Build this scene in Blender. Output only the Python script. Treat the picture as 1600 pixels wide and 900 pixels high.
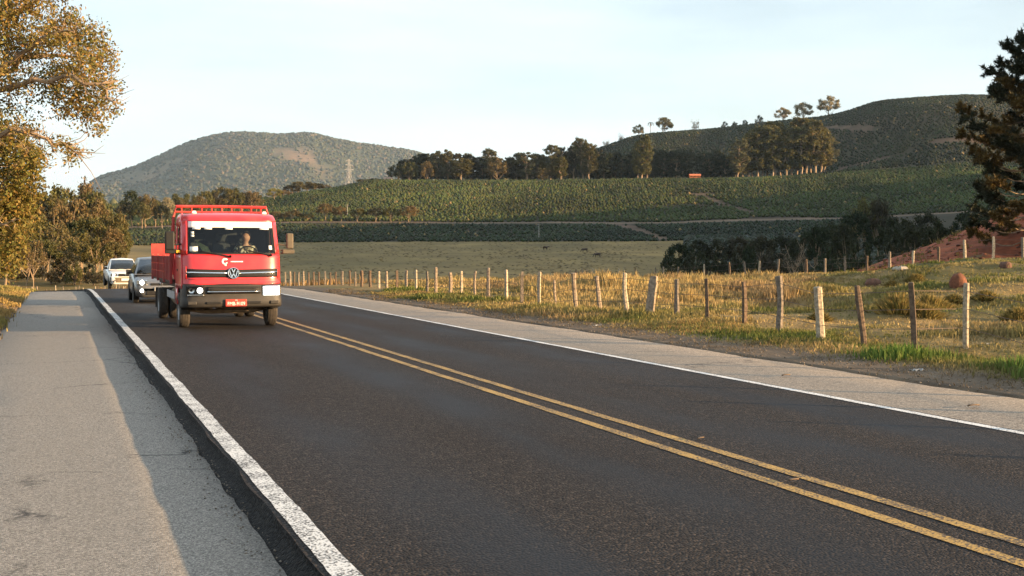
import bpy, bmesh, math, random
import numpy as np
from mathutils import Vector, Matrix

for _o in list(bpy.data.objects):
    bpy.data.objects.remove(_o)
S = bpy.context.scene
COL = S.collection
R = math.radians

# ------------------------------------------------------------------ camera
FPX = 1850.0                      # focal length in photo pixels (1600 wide)
TH = math.atan(710 / FPX)         # the road runs along +Y, the camera is turned right of it
PITCH = math.atan(57 / FPX)
EYE = 1.65
CT, ST = math.cos(TH), math.sin(TH)
cam_d = bpy.data.cameras.new('camera')
cam_d.sensor_width = 36.0
cam_d.lens = FPX / 1600 * 36.0
cam_d.clip_start = 0.1
cam_d.clip_end = 60000
cam = bpy.data.objects.new('camera', cam_d)
cam.location = (0, 0, EYE)
cam.rotation_euler = (math.pi / 2 - PITCH, 0, -TH)
COL.objects.link(cam)
S.camera = cam

# ------------------------------------------------------------------ light and sky
SUN_EL = R(8.0)
SUN_AZ = R(126.0)                 # clockwise from +Y (the road direction), seen from above
SUN_STRENGTH = 5.0
SKY_STRENGTH = 0.066
EXPOSURE = 1.85
W = bpy.data.worlds.new('World')
S.world = W
W.use_nodes = True
wn, wl = W.node_tree.nodes, W.node_tree.links
bg = wn['Background']
sky = wn.new('ShaderNodeTexSky')
sky.sky_type = 'NISHITA'
sky.sun_disc = False
sky.sun_elevation = SUN_EL
sky.sun_rotation = SUN_AZ
sky.air_density = 1.0
sky.dust_density = 1.6
sky.ozone_density = 1.2
# a thin veil of high cloud over the clear sky
tc = wn.new('ShaderNodeTexCoord')
mp = wn.new('ShaderNodeMapping'); mp.inputs['Scale'].default_value = (1.2, 1.2, 7.0)
nz = wn.new('ShaderNodeTexNoise'); nz.inputs['Scale'].default_value = 1.6; nz.inputs['Detail'].default_value = 5
rp = wn.new('ShaderNodeMapRange'); rp.inputs['From Min'].default_value = 0.3; rp.inputs['From Max'].default_value = 0.8
rp.inputs['To Min'].default_value = 0.30; rp.inputs['To Max'].default_value = 0.80
mx = wn.new('ShaderNodeMix'); mx.data_type = 'RGBA'
VEIL = (5.9, 6.7, 7.3, 1)
mx.inputs['B'].default_value = VEIL
wl.new(tc.outputs['Generated'], mp.inputs['Vector']); wl.new(mp.outputs['Vector'], nz.inputs['Vector'])
wl.new(nz.outputs['Fac'], rp.inputs['Value']); wl.new(rp.outputs['Result'], mx.inputs['Factor'])
wl.new(sky.outputs['Color'], mx.inputs['A']); wl.new(mx.outputs['Result'], bg.inputs['Color'])
bg.inputs['Strength'].default_value = SKY_STRENGTH
sun_d = bpy.data.lights.new('sun', 'SUN')
sun_d.energy = SUN_STRENGTH
sun_d.angle = R(0.5)
sun_d.color = (1.0, 0.66, 0.34)
sun = bpy.data.objects.new('sun', sun_d)
sv = Vector((math.sin(SUN_AZ) * math.cos(SUN_EL), math.cos(SUN_AZ) * math.cos(SUN_EL), math.sin(SUN_EL)))
sun.rotation_euler = sv.to_track_quat('Z', 'Y').to_euler()
sun.location = sv * 100
COL.objects.link(sun)
S.view_settings.view_transform = 'Standard'
S.view_settings.look = 'None'
S.view_settings.exposure = EXPOSURE
S.view_settings.gamma = 1.0

# ------------------------------------------------------------------ helpers
rng = np.random.default_rng(7)
random.seed(7)

def tag(o, label=None, cat=None, group=None, kind=None):
    if label: o['label'] = label
    if cat: o['category'] = cat
    if group: o['group'] = group
    if kind: o['kind'] = kind
    return o

def empty(name, loc, rz=0.0, parent=None):
    o = bpy.data.objects.new(name, None)
    o.location = loc
    o.rotation_euler = (0, 0, rz)
    o.empty_display_size = 0.2
    COL.objects.link(o)
    if parent: o.parent = parent
    return o

def link_mesh(name, me, mats=None, parent=None):
    o = bpy.data.objects.new(name, me)
    COL.objects.link(o)
    if parent: o.parent = parent
    if mats is not None:
        for m in (mats if isinstance(mats, (list, tuple)) else [mats]):
            me.materials.append(m)
    return o

def np_mesh(name, V, F, col=None, smooth=False, mat_idx=None):
    """mesh from numpy arrays; F is one array or a list of arrays (tris, quads)"""
    V = np.asarray(V, np.float32)
    Fs = [np.asarray(f, np.int32) for f in (F if isinstance(F, list) else [F])]
    Fs = [f for f in Fs if len(f)]
    me = bpy.data.meshes.new(name)
    me.vertices.add(len(V)); me.vertices.foreach_set('co', V.ravel())
    lv = np.concatenate([f.ravel() for f in Fs])
    ls, n = [], 0
    for f in Fs:
        ls.append(n + np.arange(len(f)) * f.shape[1]); n += f.size
    ls = np.concatenate(ls)
    me.loops.add(len(lv)); me.loops.foreach_set('vertex_index', lv)
    me.polygons.add(len(ls)); me.polygons.foreach_set('loop_start', ls)
    if smooth: me.polygons.foreach_set('use_smooth', np.ones(len(ls), bool))
    if mat_idx is not None: me.polygons.foreach_set('material_index', np.asarray(mat_idx, np.int32))
    me.update(calc_edges=True)
    if col is not None:
        a = me.color_attributes.new('Col', 'FLOAT_COLOR', 'POINT')
        c = np.ones((len(V), 4), np.float32); c[:, :col.shape[1]] = col
        a.data.foreach_set('color', c.ravel())
    return me

def hash2(ix, iy, seed):
    h = (ix.astype(np.int64) * 374761393 + iy.astype(np.int64) * 668265263 + seed * 974711) & 0xffffffff
    h = ((h ^ (h >> 13)) * 1274126177) & 0xffffffff
    return ((h ^ (h >> 16)) & 0xffff) / 65535.0

def vnoise(x, y, seed=0):
    x = np.asarray(x, float); y = np.asarray(y, float)
    ix, iy = np.floor(x), np.floor(y)
    fx, fy = x - ix, y - iy
    fx = fx * fx * (3 - 2 * fx); fy = fy * fy * (3 - 2 * fy)
    a, b = hash2(ix, iy, seed), hash2(ix + 1, iy, seed)
    c, d = hash2(ix, iy + 1, seed), hash2(ix + 1, iy + 1, seed)
    return (a * (1 - fx) + b * fx) * (1 - fy) + (c * (1 - fx) + d * fx) * fy

def fbm(x, y, seed=0, o=4):
    s, a, t = 0.0, 1.0, 0.0
    for i in range(o):
        s = s + a * vnoise(x * 2 ** i, y * 2 ** i, seed + i * 17); t += a; a *= 0.5
    return s / t

def sstep(a, b, x):
    t = np.clip((np.asarray(x, float) - a) / (b - a), 0, 1)
    return t * t * (3 - 2 * t)

class MB:
    """collects shapes; build() links them as one mesh object"""
    def __init__(s): s.v, s.f, s.sm = [], [], []
    def add(s, vs, fs, smooth=False):
        n = len(s.v); s.v.extend([tuple(v) for v in vs])
        for f in fs: s.f.append(tuple(i + n for i in f)); s.sm.append(smooth)
        return s
    def box(s, c, d, rot=None, taper=1.0):
        vs = []
        for z in (-.5, .5):
            k = taper if z > 0 else 1.0
            for x, y in ((-.5, -.5), (.5, -.5), (.5, .5), (-.5, .5)):
                p = Vector((x * d[0] * k, y * d[1] * k, z * d[2]))
                if rot is not None: p = rot @ p
                vs.append(p + Vector(c))
        return s.add(vs, [(3, 2, 1, 0), (4, 5, 6, 7), (0, 1, 5, 4), (1, 2, 6, 5), (2, 3, 7, 6), (3, 0, 4, 7)])
    def tube(s, pts, rad, n=8, caps=True):
        pts = [Vector(p) for p in pts]
        rs = rad if isinstance(rad, (list, tuple)) else [rad] * len(pts)
        vs, fs = [], []
        for i, p in enumerate(pts):
            d = (pts[min(i + 1, len(pts) - 1)] - pts[max(i - 1, 0)]).normalized()
            u = d.cross(Vector((0, 0, 1)) if abs(d.z) < .95 else Vector((0, 1, 0))).normalized()
            w = d.cross(u)
            for k in range(n):
                a = 2 * math.pi * k / n
                vs.append(p + (u * math.cos(a) + w * math.sin(a)) * rs[i])
        for i in range(len(pts) - 1):
            for k in range(n):
                k2 = (k + 1) % n
                fs.append((i * n + k, i * n + k2, (i + 1) * n + k2, (i + 1) * n + k))
        s.add(vs, fs, True)
        if caps:
            b = len(s.v) - len(vs)
            s.f.append(tuple(b + k for k in reversed(range(n)))); s.sm.append(False)
            s.f.append(tuple(b + (len(pts) - 1) * n + k for k in range(n))); s.sm.append(False)
        return s
    def lathe(s, prof, c=(0, 0, 0), axis='X', n=24):
        """prof: (offset along the axis, radius)"""
        vs, fs = [], []
        c = Vector(c)
        for (h, r) in prof:
            for k in range(n):
                a = 2 * math.pi * k / n
                p = {'X': (h, r * math.cos(a), r * math.sin(a)), 'Y': (r * math.cos(a), h, r * math.sin(a)), 'Z': (r * math.cos(a), r * math.sin(a), h)}[axis]
                vs.append(c + Vector(p))
        for i in range(len(prof) - 1):
            for k in range(n):
                k2 = (k + 1) % n
                fs.append((i * n + k, i * n + k2, (i + 1) * n + k2, (i + 1) * n + k))
        return s.add(vs, fs, True)
    def grid(s, fn, us, vs_, smooth=True):
        """sheet of fn(u, v)"""
        P = [fn(u, v) for v in vs_ for u in us]
        n = len(us)
        F = [(j * n + i, j * n + i + 1, (j + 1) * n + i + 1, (j + 1) * n + i) for j in range(len(vs_) - 1) for i in range(n - 1)]
        return s.add(P, F, smooth)
    def poly(s, pts): return s.add(pts, [tuple(range(len(pts)))])
    def mesh(s, name, sharp=35):
        me = bpy.data.meshes.new(name)
        me.from_pydata([tuple(v) for v in s.v], [], s.f)
        me.polygons.foreach_set('use_smooth', s.sm)
        me.update()
        if any(s.sm) and sharp: me.set_sharp_from_angle(angle=R(sharp))
        return me
    def build(s, name, mat, parent=None, bevel=0.0, solid=0.0, loc=None, sharp=35, fixn=True):
        me = s.mesh(name, sharp)
        if fixn and not solid:
            bm = bmesh.new(); bm.from_mesh(me); bmesh.ops.recalc_face_normals(bm, faces=bm.faces); bm.to_mesh(me); bm.free()
        o = link_mesh(name, me, mat, parent)
        if loc is not None: o.location = loc
        if solid:
            m = o.modifiers.new('solid', 'SOLIDIFY'); m.thickness = abs(solid); m.offset = -1 if solid > 0 else 1
        if bevel:
            m = o.modifiers.new('bevel', 'BEVEL'); m.width = bevel; m.segments = 2; m.limit_method = 'ANGLE'; m.angle_limit = R(40)
        return o

def copy_tree(o, parent=None):
    c = o.copy(); COL.objects.link(c)
    if parent: c.parent = parent
    for ch in list(o.children): copy_tree(ch, c)
    return c

ONES = 'zeroth first second third fourth fifth sixth seventh eighth ninth tenth eleventh twelfth thirteenth fourteenth fifteenth sixteenth seventeenth eighteenth nineteenth'.split()
TENS = ['', '', 'twenty', 'thirty', 'forty', 'fifty', 'sixty', 'seventy', 'eighty', 'ninety']
def ordinal(n):
    if n < 20: return ONES[n]
    t = TENS[n // 10]
    return (t[:-1] + 'ieth') if n % 10 == 0 else t + '-' + ONES[n % 10]

# ------------------------------------------------------------------ materials
def new_mat(name):
    m = bpy.data.materials.new(name); m.use_nodes = True
    return m, m.node_tree.nodes, m.node_tree.links, m.node_tree.nodes['Principled BSDF']

def plain(name, col, rough=0.5, metal=0.0, var=0.12, scale=8.0, coat=0.0, bump=0.0, spec=0.5, emit=None, dirt=None):
    """one colour with slight uneven wear"""
    m, n, l, b = new_mat(name)
    tc = n.new('ShaderNodeTexCoord')
    nz = n.new('ShaderNodeTexNoise'); nz.inputs['Scale'].default_value = scale; nz.inputs['Detail'].default_value = 6
    l.new(tc.outputs['Object'], nz.inputs['Vector'])
    r = n.new('ShaderNodeValToRGB')
    c = Vector(col[:3])
    r.color_ramp.elements[0].position = .3; r.color_ramp.elements[0].color = (*(c * (1 - var)), 1)
    r.color_ramp.elements[1].position = .7; r.color_ramp.elements[1].color = (*[min(1, x) for x in c * (1 + var)], 1)
    l.new(nz.outputs['Fac'], r.inputs['Fac'])
    out = r.outputs['Color']
    if dirt:
        nd = n.new('ShaderNodeTexNoise'); nd.inputs['Scale'].default_value = 3.0; nd.inputs['Detail'].default_value = 8
        l.new(tc.outputs['Object'], nd.inputs['Vector'])
        mr = n.new('ShaderNodeMapRange'); mr.inputs['From Min'].default_value = .45; mr.inputs['From Max'].default_value = .75
        mr.inputs['To Max'].default_value = dirt[3]
        l.new(nd.outputs['Fac'], mr.inputs['Value'])
        mxx = n.new('ShaderNodeMix'); mxx.data_type = 'RGBA'; mxx.inputs['B'].default_value = (*dirt[:3], 1)
        l.new(mr.outputs['Result'], mxx.inputs['Factor']); l.new(out, mxx.inputs['A']); out = mxx.outputs['Result']
    l.new(out, b.inputs['Base Color'])
    b.inputs['Roughness'].default_value = rough; b.inputs['Metallic'].default_value = metal
    b.inputs['Coat Weight'].default_value = coat; b.inputs['Coat Roughness'].default_value = 0.08
    b.inputs['Specular IOR Level'].default_value = spec
    if bump:
        bp = n.new('ShaderNodeBump'); bp.inputs['Strength'].default_value = bump; bp.inputs['Distance'].default_value = 0.02
        l.new(nz.outputs['Fac'], bp.inputs['Height']); l.new(bp.outputs['Normal'], b.inputs['Normal'])
    if emit:
        b.inputs['Emission Color'].default_value = (*emit[:3], 1); b.inputs['Emission Strength'].default_value = emit[3]
    return m

def glass(name, tint=(0.75, 0.85, 0.85), rough=0.02):
    m, n, l, b = new_mat(name)
    n.remove(b)
    tr = n.new('ShaderNodeBsdfTransparent'); tr.inputs['Color'].default_value = (*tint, 1)
    gl = n.new('ShaderNodeBsdfGlossy'); gl.inputs['Roughness'].default_value = rough
    fr = n.new('ShaderNodeFresnel'); fr.inputs['IOR'].default_value = 1.45
    mix = n.new('ShaderNodeMixShader')
    l.new(fr.outputs['Fac'], mix.inputs['Fac']); l.new(tr.outputs[0], mix.inputs[1]); l.new(gl.outputs[0], mix.inputs[2])
    l.new(mix.outputs[0], n['Material Output'].inputs['Surface'])
    return m

def leaf_mat(name, cols, trans=0.3, rough=0.6, attr=True):
    """foliage: a ramp over a per-object random, times the per-leaf colour attribute"""
    m, n, l, b = new_mat(name)
    oi = n.new('ShaderNodeObjectInfo')
    r = n.new('ShaderNodeValToRGB')
    el = r.color_ramp.elements
    for i, c in enumerate(cols):
        p = i / max(1, len(cols) - 1)
        e = el[i] if i < 2 else el.new(p)
        e.position = p; e.color = (*c, 1)
    l.new(oi.outputs['Random'], r.inputs['Fac'])
    at = n.new('ShaderNodeAttribute'); at.attribute_name = 'Col'
    mu = n.new('ShaderNodeMix'); mu.data_type = 'RGBA'; mu.blend_type = 'MULTIPLY'; mu.inputs['Factor'].default_value = 1.0
    l.new(r.outputs['Color'], mu.inputs['A']); l.new(at.outputs['Color'], mu.inputs['B'])
    l.new(mu.outputs['Result'], b.inputs['Base Color'])
    b.inputs['Roughness'].default_value = rough; b.inputs['Specular IOR Level'].default_value = 0.25
    t = n.new('ShaderNodeBsdfTranslucent'); l.new(mu.outputs['Result'], t.inputs['Color'])
    ms = n.new('ShaderNodeMixShader'); ms.inputs['Fac'].default_value = trans
    l.new(b.outputs[0], ms.inputs[1]); l.new(t.outputs[0], ms.inputs[2])
    l.new(ms.outputs[0], n['Material Output'].inputs['Surface'])
    return m

def attr_mat(name, rough=0.9, nscale=3.0, amt=0.35, bump=0.3, bscale=30.0, bdist=0.05, trans=0.0):
    """ground cover: colour attribute of the thing itself with fine grain"""
    m, n, l, b = new_mat(name)
    at = n.new('ShaderNodeAttribute'); at.attribute_name = 'Col'
    tc = n.new('ShaderNodeTexCoord')
    nz = n.new('ShaderNodeTexNoise'); nz.inputs['Scale'].default_value = nscale; nz.inputs['Detail'].default_value = 8
    l.new(tc.outputs['Object'], nz.inputs['Vector'])
    mr = n.new('ShaderNodeMapRange'); mr.inputs['From Min'].default_value = .25; mr.inputs['From Max'].default_value = .75
    mr.inputs['To Min'].default_value = 1 - amt; mr.inputs['To Max'].default_value = 1 + amt
    l.new(nz.outputs['Fac'], mr.inputs['Value'])
    vm = n.new('ShaderNodeVectorMath'); vm.operation = 'SCALE'
    l.new(at.outputs['Color'], vm.inputs[0]); l.new(mr.outputs['Result'], vm.inputs['Scale'])
    l.new(vm.outputs['Vector'], b.inputs['Base Color'])
    b.inputs['Roughness'].default_value = rough; b.inputs['Specular IOR Level'].default_value = 0.15
    if bump:
        n2 = n.new('ShaderNodeTexNoise'); n2.inputs['Scale'].default_value = bscale; n2.inputs['Detail'].default_value = 6
        l.new(tc.outputs['Object'], n2.inputs['Vector'])
        bp = n.new('ShaderNodeBump'); bp.inputs['Strength'].default_value = bump; bp.inputs['Distance'].default_value = bdist
        l.new(n2.outputs['Fac'], bp.inputs['Height']); l.new(bp.outputs['Normal'], b.inputs['Normal'])
    if trans:
        t = n.new('ShaderNodeBsdfTranslucent'); l.new(vm.outputs['Vector'], t.inputs['Color'])
        ms = n.new('ShaderNodeMixShader'); ms.inputs['Fac'].default_value = trans
        l.new(b.outputs[0], ms.inputs[1]); l.new(t.outputs[0], ms.inputs[2])
        l.new(ms.outputs[0], n['Material Output'].inputs['Surface'])
    return m

def aggregate_mat(name, dark, light, brown, scale, spread, bump, rough=(0.45, 0.75), tracks=False, cracks=0.0, bdist=0.006, patch=0.4):
    """bound stone chippings: dark binder, lighter stones, brown in patches, worn wheel tracks"""
    m, n, l, b = new_mat(name)
    tc = n.new('ShaderNodeTexCoord')
    vo = n.new('ShaderNodeTexVoronoi'); vo.inputs['Scale'].default_value = scale
    l.new(tc.outputs['Object'], vo.inputs['Vector'])
    sx = n.new('ShaderNodeSeparateColor'); l.new(vo.outputs['Color'], sx.inputs[0])
    r = n.new('ShaderNodeValToRGB'); e = r.color_ramp.elements
    e[0].position = 0.0; e[0].color = (*dark, 1); e[1].position = 1.0; e[1].color = (*light, 1)
    k = e.new(spread); k.color = (*[d * .65 + li * .35 for d, li in zip(dark, light)], 1)
    l.new(sx.outputs[0], r.inputs['Fac'])
    big = n.new('ShaderNodeTexNoise'); big.inputs['Scale'].default_value = 0.55; big.inputs['Detail'].default_value = 8
    mp = n.new('ShaderNodeMapping'); mp.inputs['Scale'].default_value = (1.0, 0.3, 1)
    l.new(tc.outputs['Object'], mp.inputs['Vector']); l.new(mp.outputs['Vector'], big.inputs['Vector'])
    mr = n.new('ShaderNodeMapRange'); mr.inputs['From Min'].default_value = .35; mr.inputs['From Max'].default_value = .7
    mr.inputs['To Max'].default_value = patch
    l.new(big.outputs['Fac'], mr.inputs['Value'])
    mb = n.new('ShaderNodeMix'); mb.data_type = 'RGBA'; mb.inputs['B'].default_value = (*brown, 1)
    l.new(mr.outputs['Result'], mb.inputs['Factor']); l.new(r.outputs['Color'], mb.inputs['A'])
    col = mb.outputs['Result']
    rr = n.new('ShaderNodeMapRange'); rr.inputs['To Min'].default_value = rough[0]; rr.inputs['To Max'].default_value = rough[1]
    l.new(big.outputs['Fac'], rr.inputs['Value'])
    bstr = None
    if tracks:
        sp = n.new('ShaderNodeSeparateXYZ'); l.new(tc.outputs['Object'], sp.inputs[0])
        # wheel tracks 2.3, 3.9 (near lane) and 5.9, 7.4 (far lane)
        prev = None
        for xt in (2.35, 4.0, 5.95, 7.45):
            d = n.new('ShaderNodeMath'); d.operation = 'SUBTRACT'; d.inputs[1].default_value = xt; l.new(sp.outputs['X'], d.inputs[0])
            a = n.new('ShaderNodeMath'); a.operation = 'ABSOLUTE'; l.new(d.outputs[0], a.inputs[0])
            q = n.new('ShaderNodeMapRange'); q.interpolation_type = 'SMOOTHSTEP'
            q.inputs['From Min'].default_value = .75; q.inputs['From Max'].default_value = .1; l.new(a.outputs[0], q.inputs['Value'])
            if prev is None: prev = q.outputs['Result']
            else:
                s_ = n.new('ShaderNodeMath'); s_.operation = 'MAXIMUM'; l.new(prev, s_.inputs[0]); l.new(q.outputs['Result'], s_.inputs[1]); prev = s_.outputs[0]
        wn2 = n.new('ShaderNodeMath'); wn2.operation = 'MULTIPLY'; l.new(prev, wn2.inputs[0])
        n3 = n.new('ShaderNodeTexNoise'); n3.inputs['Scale'].default_value = 0.9; n3.inputs['Detail'].default_value = 6; l.new(mp.outputs['Vector'], n3.inputs['Vector'])
        m3 = n.new('ShaderNodeMapRange'); m3.inputs['From Min'].default_value = .3; m3.inputs['From Max'].default_value = .65; l.new(n3.outputs['Fac'], m3.inputs['Value'])
        l.new(m3.outputs['Result'], wn2.inputs[1])
        mt = n.new('ShaderNodeMix'); mt.data_type = 'RGBA'; mt.inputs['B'].default_value = (0.0100, 0.0102, 0.013, 1)
        f2 = n.new('ShaderNodeMath'); f2.operation = 'MULTIPLY'; f2.inputs[1].default_value = .75; l.new(wn2.outputs[0], f2.inputs[0])
        l.new(f2.outputs[0], mt.inputs['Factor']); l.new(col, mt.inputs['A']); col = mt.outputs['Result']
        sm = n.new('ShaderNodeMath'); sm.operation = 'MULTIPLY_ADD'; sm.inputs[1].default_value = -.16; l.new(wn2.outputs[0], sm.inputs[0]); l.new(rr.outputs['Result'], sm.inputs[2])
        l.new(sm.outputs[0], b.inputs['Roughness'])
        bs = n.new('ShaderNodeMath'); bs.operation = 'MULTIPLY_ADD'; bs.inputs[1].default_value = -bump * .6; bs.inputs[2].default_value = bump
        l.new(wn2.outputs[0], bs.inputs[0]); bstr = bs.outputs[0]
    else:
        l.new(rr.outputs['Result'], b.inputs['Roughness'])
    height = vo.outputs['Distance']
    if cracks:
        # long wandering cracks, mostly across the direction of travel
        nw = n.new('ShaderNodeTexNoise'); nw.inputs['Scale'].default_value = 1.7; nw.inputs['Detail'].default_value = 8; nw.inputs['Roughness'].default_value = .65
        l.new(tc.outputs['Object'], nw.inputs['Vector'])
        ad = n.new('ShaderNodeMix'); ad.data_type = 'VECTOR'; ad.inputs['Factor'].default_value = .3
        l.new(tc.outputs['Object'], ad.inputs['A']); l.new(nw.outputs['Color'], ad.inputs['B'])
        m4 = n.new('ShaderNodeMapping'); m4.inputs['Scale'].default_value = (0.22, 0.42, 1)
        l.new(ad.outputs['Result'], m4.inputs['Vector'])
        v2 = n.new('ShaderNodeTexVoronoi'); v2.feature = 'DISTANCE_TO_EDGE'; v2.inputs['Scale'].default_value = 1.0; l.new(m4.outputs['Vector'], v2.inputs['Vector'])
        c1 = n.new('ShaderNodeMapRange'); c1.inputs['From Min'].default_value = .010; c1.inputs['From Max'].default_value = .0; l.new(v2.outputs['Distance'], c1.inputs['Value'])
        n5 = n.new('ShaderNodeTexNoise'); n5.inputs['Scale'].default_value = 1.1; l.new(tc.outputs['Object'], n5.inputs['Vector'])
        c2 = n.new('ShaderNodeMapRange'); c2.inputs['From Min'].default_value = .45; c2.inputs['From Max'].default_value = .62; l.new(n5.outputs['Fac'], c2.inputs['Value'])
        cc = n.new('ShaderNodeMath'); cc.operation = 'MULTIPLY'; l.new(c1.outputs['Result'], cc.inputs[0]); l.new(c2.outputs['Result'], cc.inputs[1])
        cf = n.new('ShaderNodeMath'); cf.operation = 'MULTIPLY'; cf.inputs[1].default_value = cracks; l.new(cc.outputs[0], cf.inputs[0])
        mc = n.new('ShaderNodeMix'); mc.data_type = 'RGBA'; mc.inputs['B'].default_value = (0.02, 0.02, 0.022, 1)
        l.new(cf.outputs[0], mc.inputs['Factor']); l.new(col, mc.inputs['A']); col = mc.outputs['Result']
    l.new(col, b.inputs['Base Color'])
    b.inputs['Specular IOR Level'].default_value = 0.22
    bp = n.new('ShaderNodeBump'); bp.invert = True; bp.inputs['Strength'].default_value = bump; bp.inputs['Distance'].default_value = bdist
    if bstr is not None: l.new(bstr, bp.inputs['Strength'])
    l.new(height, bp.inputs['Height']); l.new(bp.outputs['Normal'], b.inputs['Normal'])
    return m

def paint_mat(name, col, worn, thr=0.5, scale=70.0, soft=.12):
    """road paint worn through to the stones"""
    m, n, l, b = new_mat(name)
    tc = n.new('ShaderNodeTexCoord')
    nz = n.new('ShaderNodeTexNoise'); nz.inputs['Scale'].default_value = scale; nz.inputs['Detail'].default_value = 3
    n2 = n.new('ShaderNodeTexNoise'); n2.inputs['Scale'].default_value = 2.2; n2.inputs['Detail'].default_value = 6
    for x in (nz, n2): l.new(tc.outputs['Object'], x.inputs['Vector'])
    ad = n.new('ShaderNodeMath'); ad.operation = 'MULTIPLY_ADD'; ad.inputs[1].default_value = .45; l.new(n2.outputs['Fac'], ad.inputs[0]); l.new(nz.outputs['Fac'], ad.inputs[2])
    mr = n.new('ShaderNodeMapRange'); mr.inputs['From Min'].default_value = thr + .225 - soft; mr.inputs['From Max'].default_value = thr + .225 + soft
    l.new(ad.outputs[0], mr.inputs['Value'])
    mx = n.new('ShaderNodeMix'); mx.data_type = 'RGBA'; mx.inputs['A'].default_value = (*col, 1); mx.inputs['B'].default_value = (*worn, 1)
    l.new(mr.outputs['Result'], mx.inputs['Factor']); l.new(mx.outputs['Result'], b.inputs['Base Color'])
    b.inputs['Roughness'].default_value = .7
    bp = n.new('ShaderNodeBump'); bp.inputs['Strength'].default_value = .6; bp.inputs['Distance'].default_value = .004
    l.new(nz.outputs['Fac'], bp.inputs['Height']); l.new(bp.outputs['Normal'], b.inputs['Normal'])
    return m

M = {}
M['asphalt'] = aggregate_mat('asphalt', (0.0040, 0.0036, 0.0042), (0.078, 0.061, 0.051), (0.0110, 0.0082, 0.0074), 56.0, 0.76, 1.0, rough=(.75, .95), tracks=True, bdist=.010, patch=.3)  # sunlit stone tips and shaded pits put into the light and dark tones
M['edge'] = aggregate_mat('asphalt_edge', (0.006, 0.0055, 0.006), (0.045, 0.040, 0.036), (0.014, 0.0125, 0.0125), 42.0, 0.75, 1.0, rough=(.7, .95), bdist=.03)
M['shoulder'] = aggregate_mat('chip_seal', (0.090, 0.083, 0.075), (0.43, 0.39, 0.34), (0.22, 0.20, 0.172), 120.0, 0.5, 0.7, rough=(.75, .95), cracks=.95, bdist=.006)
M['shoulder2'] = aggregate_mat('far_chip_seal', (0.12, 0.10, 0.085), (0.42, 0.36, 0.285), (0.25, 0.205, 0.155), 70.0, 0.5, 0.6, rough=(.7, .95), cracks=.7, bdist=.004)
M['white_line'] = paint_mat('white_road_paint', (0.66, 0.65, 0.62), (0.05, 0.047, 0.045), .535, 62.0, .05)
M['white_line2'] = paint_mat('clean_white_road_paint', (0.70, 0.69, 0.67), (0.10, 0.09, 0.085), .58, 60.0, .06)
M['yellow_line'] = paint_mat('yellow_road_paint', (0.44, 0.26, 0.055), (0.055, 0.036, 0.02), .52, 60.0, .07)
M['soil'] = attr_mat('soil_and_grass', nscale=2.0, amt=.4, bump=.6, bscale=14.0, bdist=.06)
M['land'] = attr_mat('far_land', nscale=.05, amt=.3, bump=.0)
M['grass'] = attr_mat('grass_blades', nscale=.6, amt=.25, bump=0, trans=.35, rough=.7)
M['coffee'] = attr_mat('coffee_leaves', nscale=.03, amt=.25, bump=0, rough=.6)
M['wood'] = plain('weathered_wood', (0.24, 0.19, 0.14), .9, var=.45, scale=14, bump=.6, spec=.2)
M['wire'] = plain('rusty_wire', (0.16, 0.12, 0.10), .6, metal=.6)
M['bark'] = plain('pale_bark', (0.26, 0.19, 0.125), .9, var=.35, scale=3, bump=.5, spec=.2)
M['dark_bark'] = plain('dark_bark', (0.10, 0.075, 0.055), .9, var=.35, scale=3, bump=.5, spec=.2)
M['euca_bark'] = plain('smooth_pale_bark', (0.34, 0.25, 0.17), .8, var=.3, scale=1.2, spec=.2)

# ------------------------------------------------------------------ the lie of the land
# road: straight along +Y, level, over a soft crest at about 50 m, then bending left and running downhill
CREST0, CREST1, KC = 49.0, 63.0, 0.00116
BEND_S, BEND_R, XC = 60.0, 205.0, 4.9
def zroad(s):
    s = np.asarray(s, float)
    u = np.clip(s - CREST0, 0, CREST1 - CREST0)
    z = -KC * u * u - 2 * KC * (CREST1 - CREST0) * np.clip(s - CREST1, 0, None)
    return np.maximum(z, -2.6 - 0.0 * s)

def road_pt(s, x):
    """world point of the road at arc length s and lateral place x (vectorised)"""
    s = np.asarray(s, float); x = np.asarray(x, float) + 0 * s
    a = np.clip(s - BEND_S, 0, None) / BEND_R
    rr = BEND_R + x - XC
    X = np.where(s > BEND_S, XC - BEND_R + rr * np.cos(a), x)
    Y = np.where(s > BEND_S, BEND_S + rr * np.sin(a), s)
    return X, Y

def road_coords(X, Y):
    X = np.asarray(X, float); Y = np.asarray(Y, float)
    dx, dy = X - (XC - BEND_R), Y - BEND_S
    rr = np.hypot(dx, dy); a = np.arctan2(dy, dx)
    x = np.where(Y > BEND_S, rr - BEND_R + XC, X)
    s = np.where(Y > BEND_S, BEND_S + BEND_R * np.clip(a, 0, 1.2), Y)
    return s, x

def to_cam(X, Y):                # world -> (right of the view, depth along it)
    return X * CT - Y * ST, X * ST + Y * CT
def to_road(xc, zc):
    return xc * CT + zc * ST, -xc * ST + zc * CT

def azd(px): return math.degrees(math.atan((px - 800) / FPX))
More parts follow.
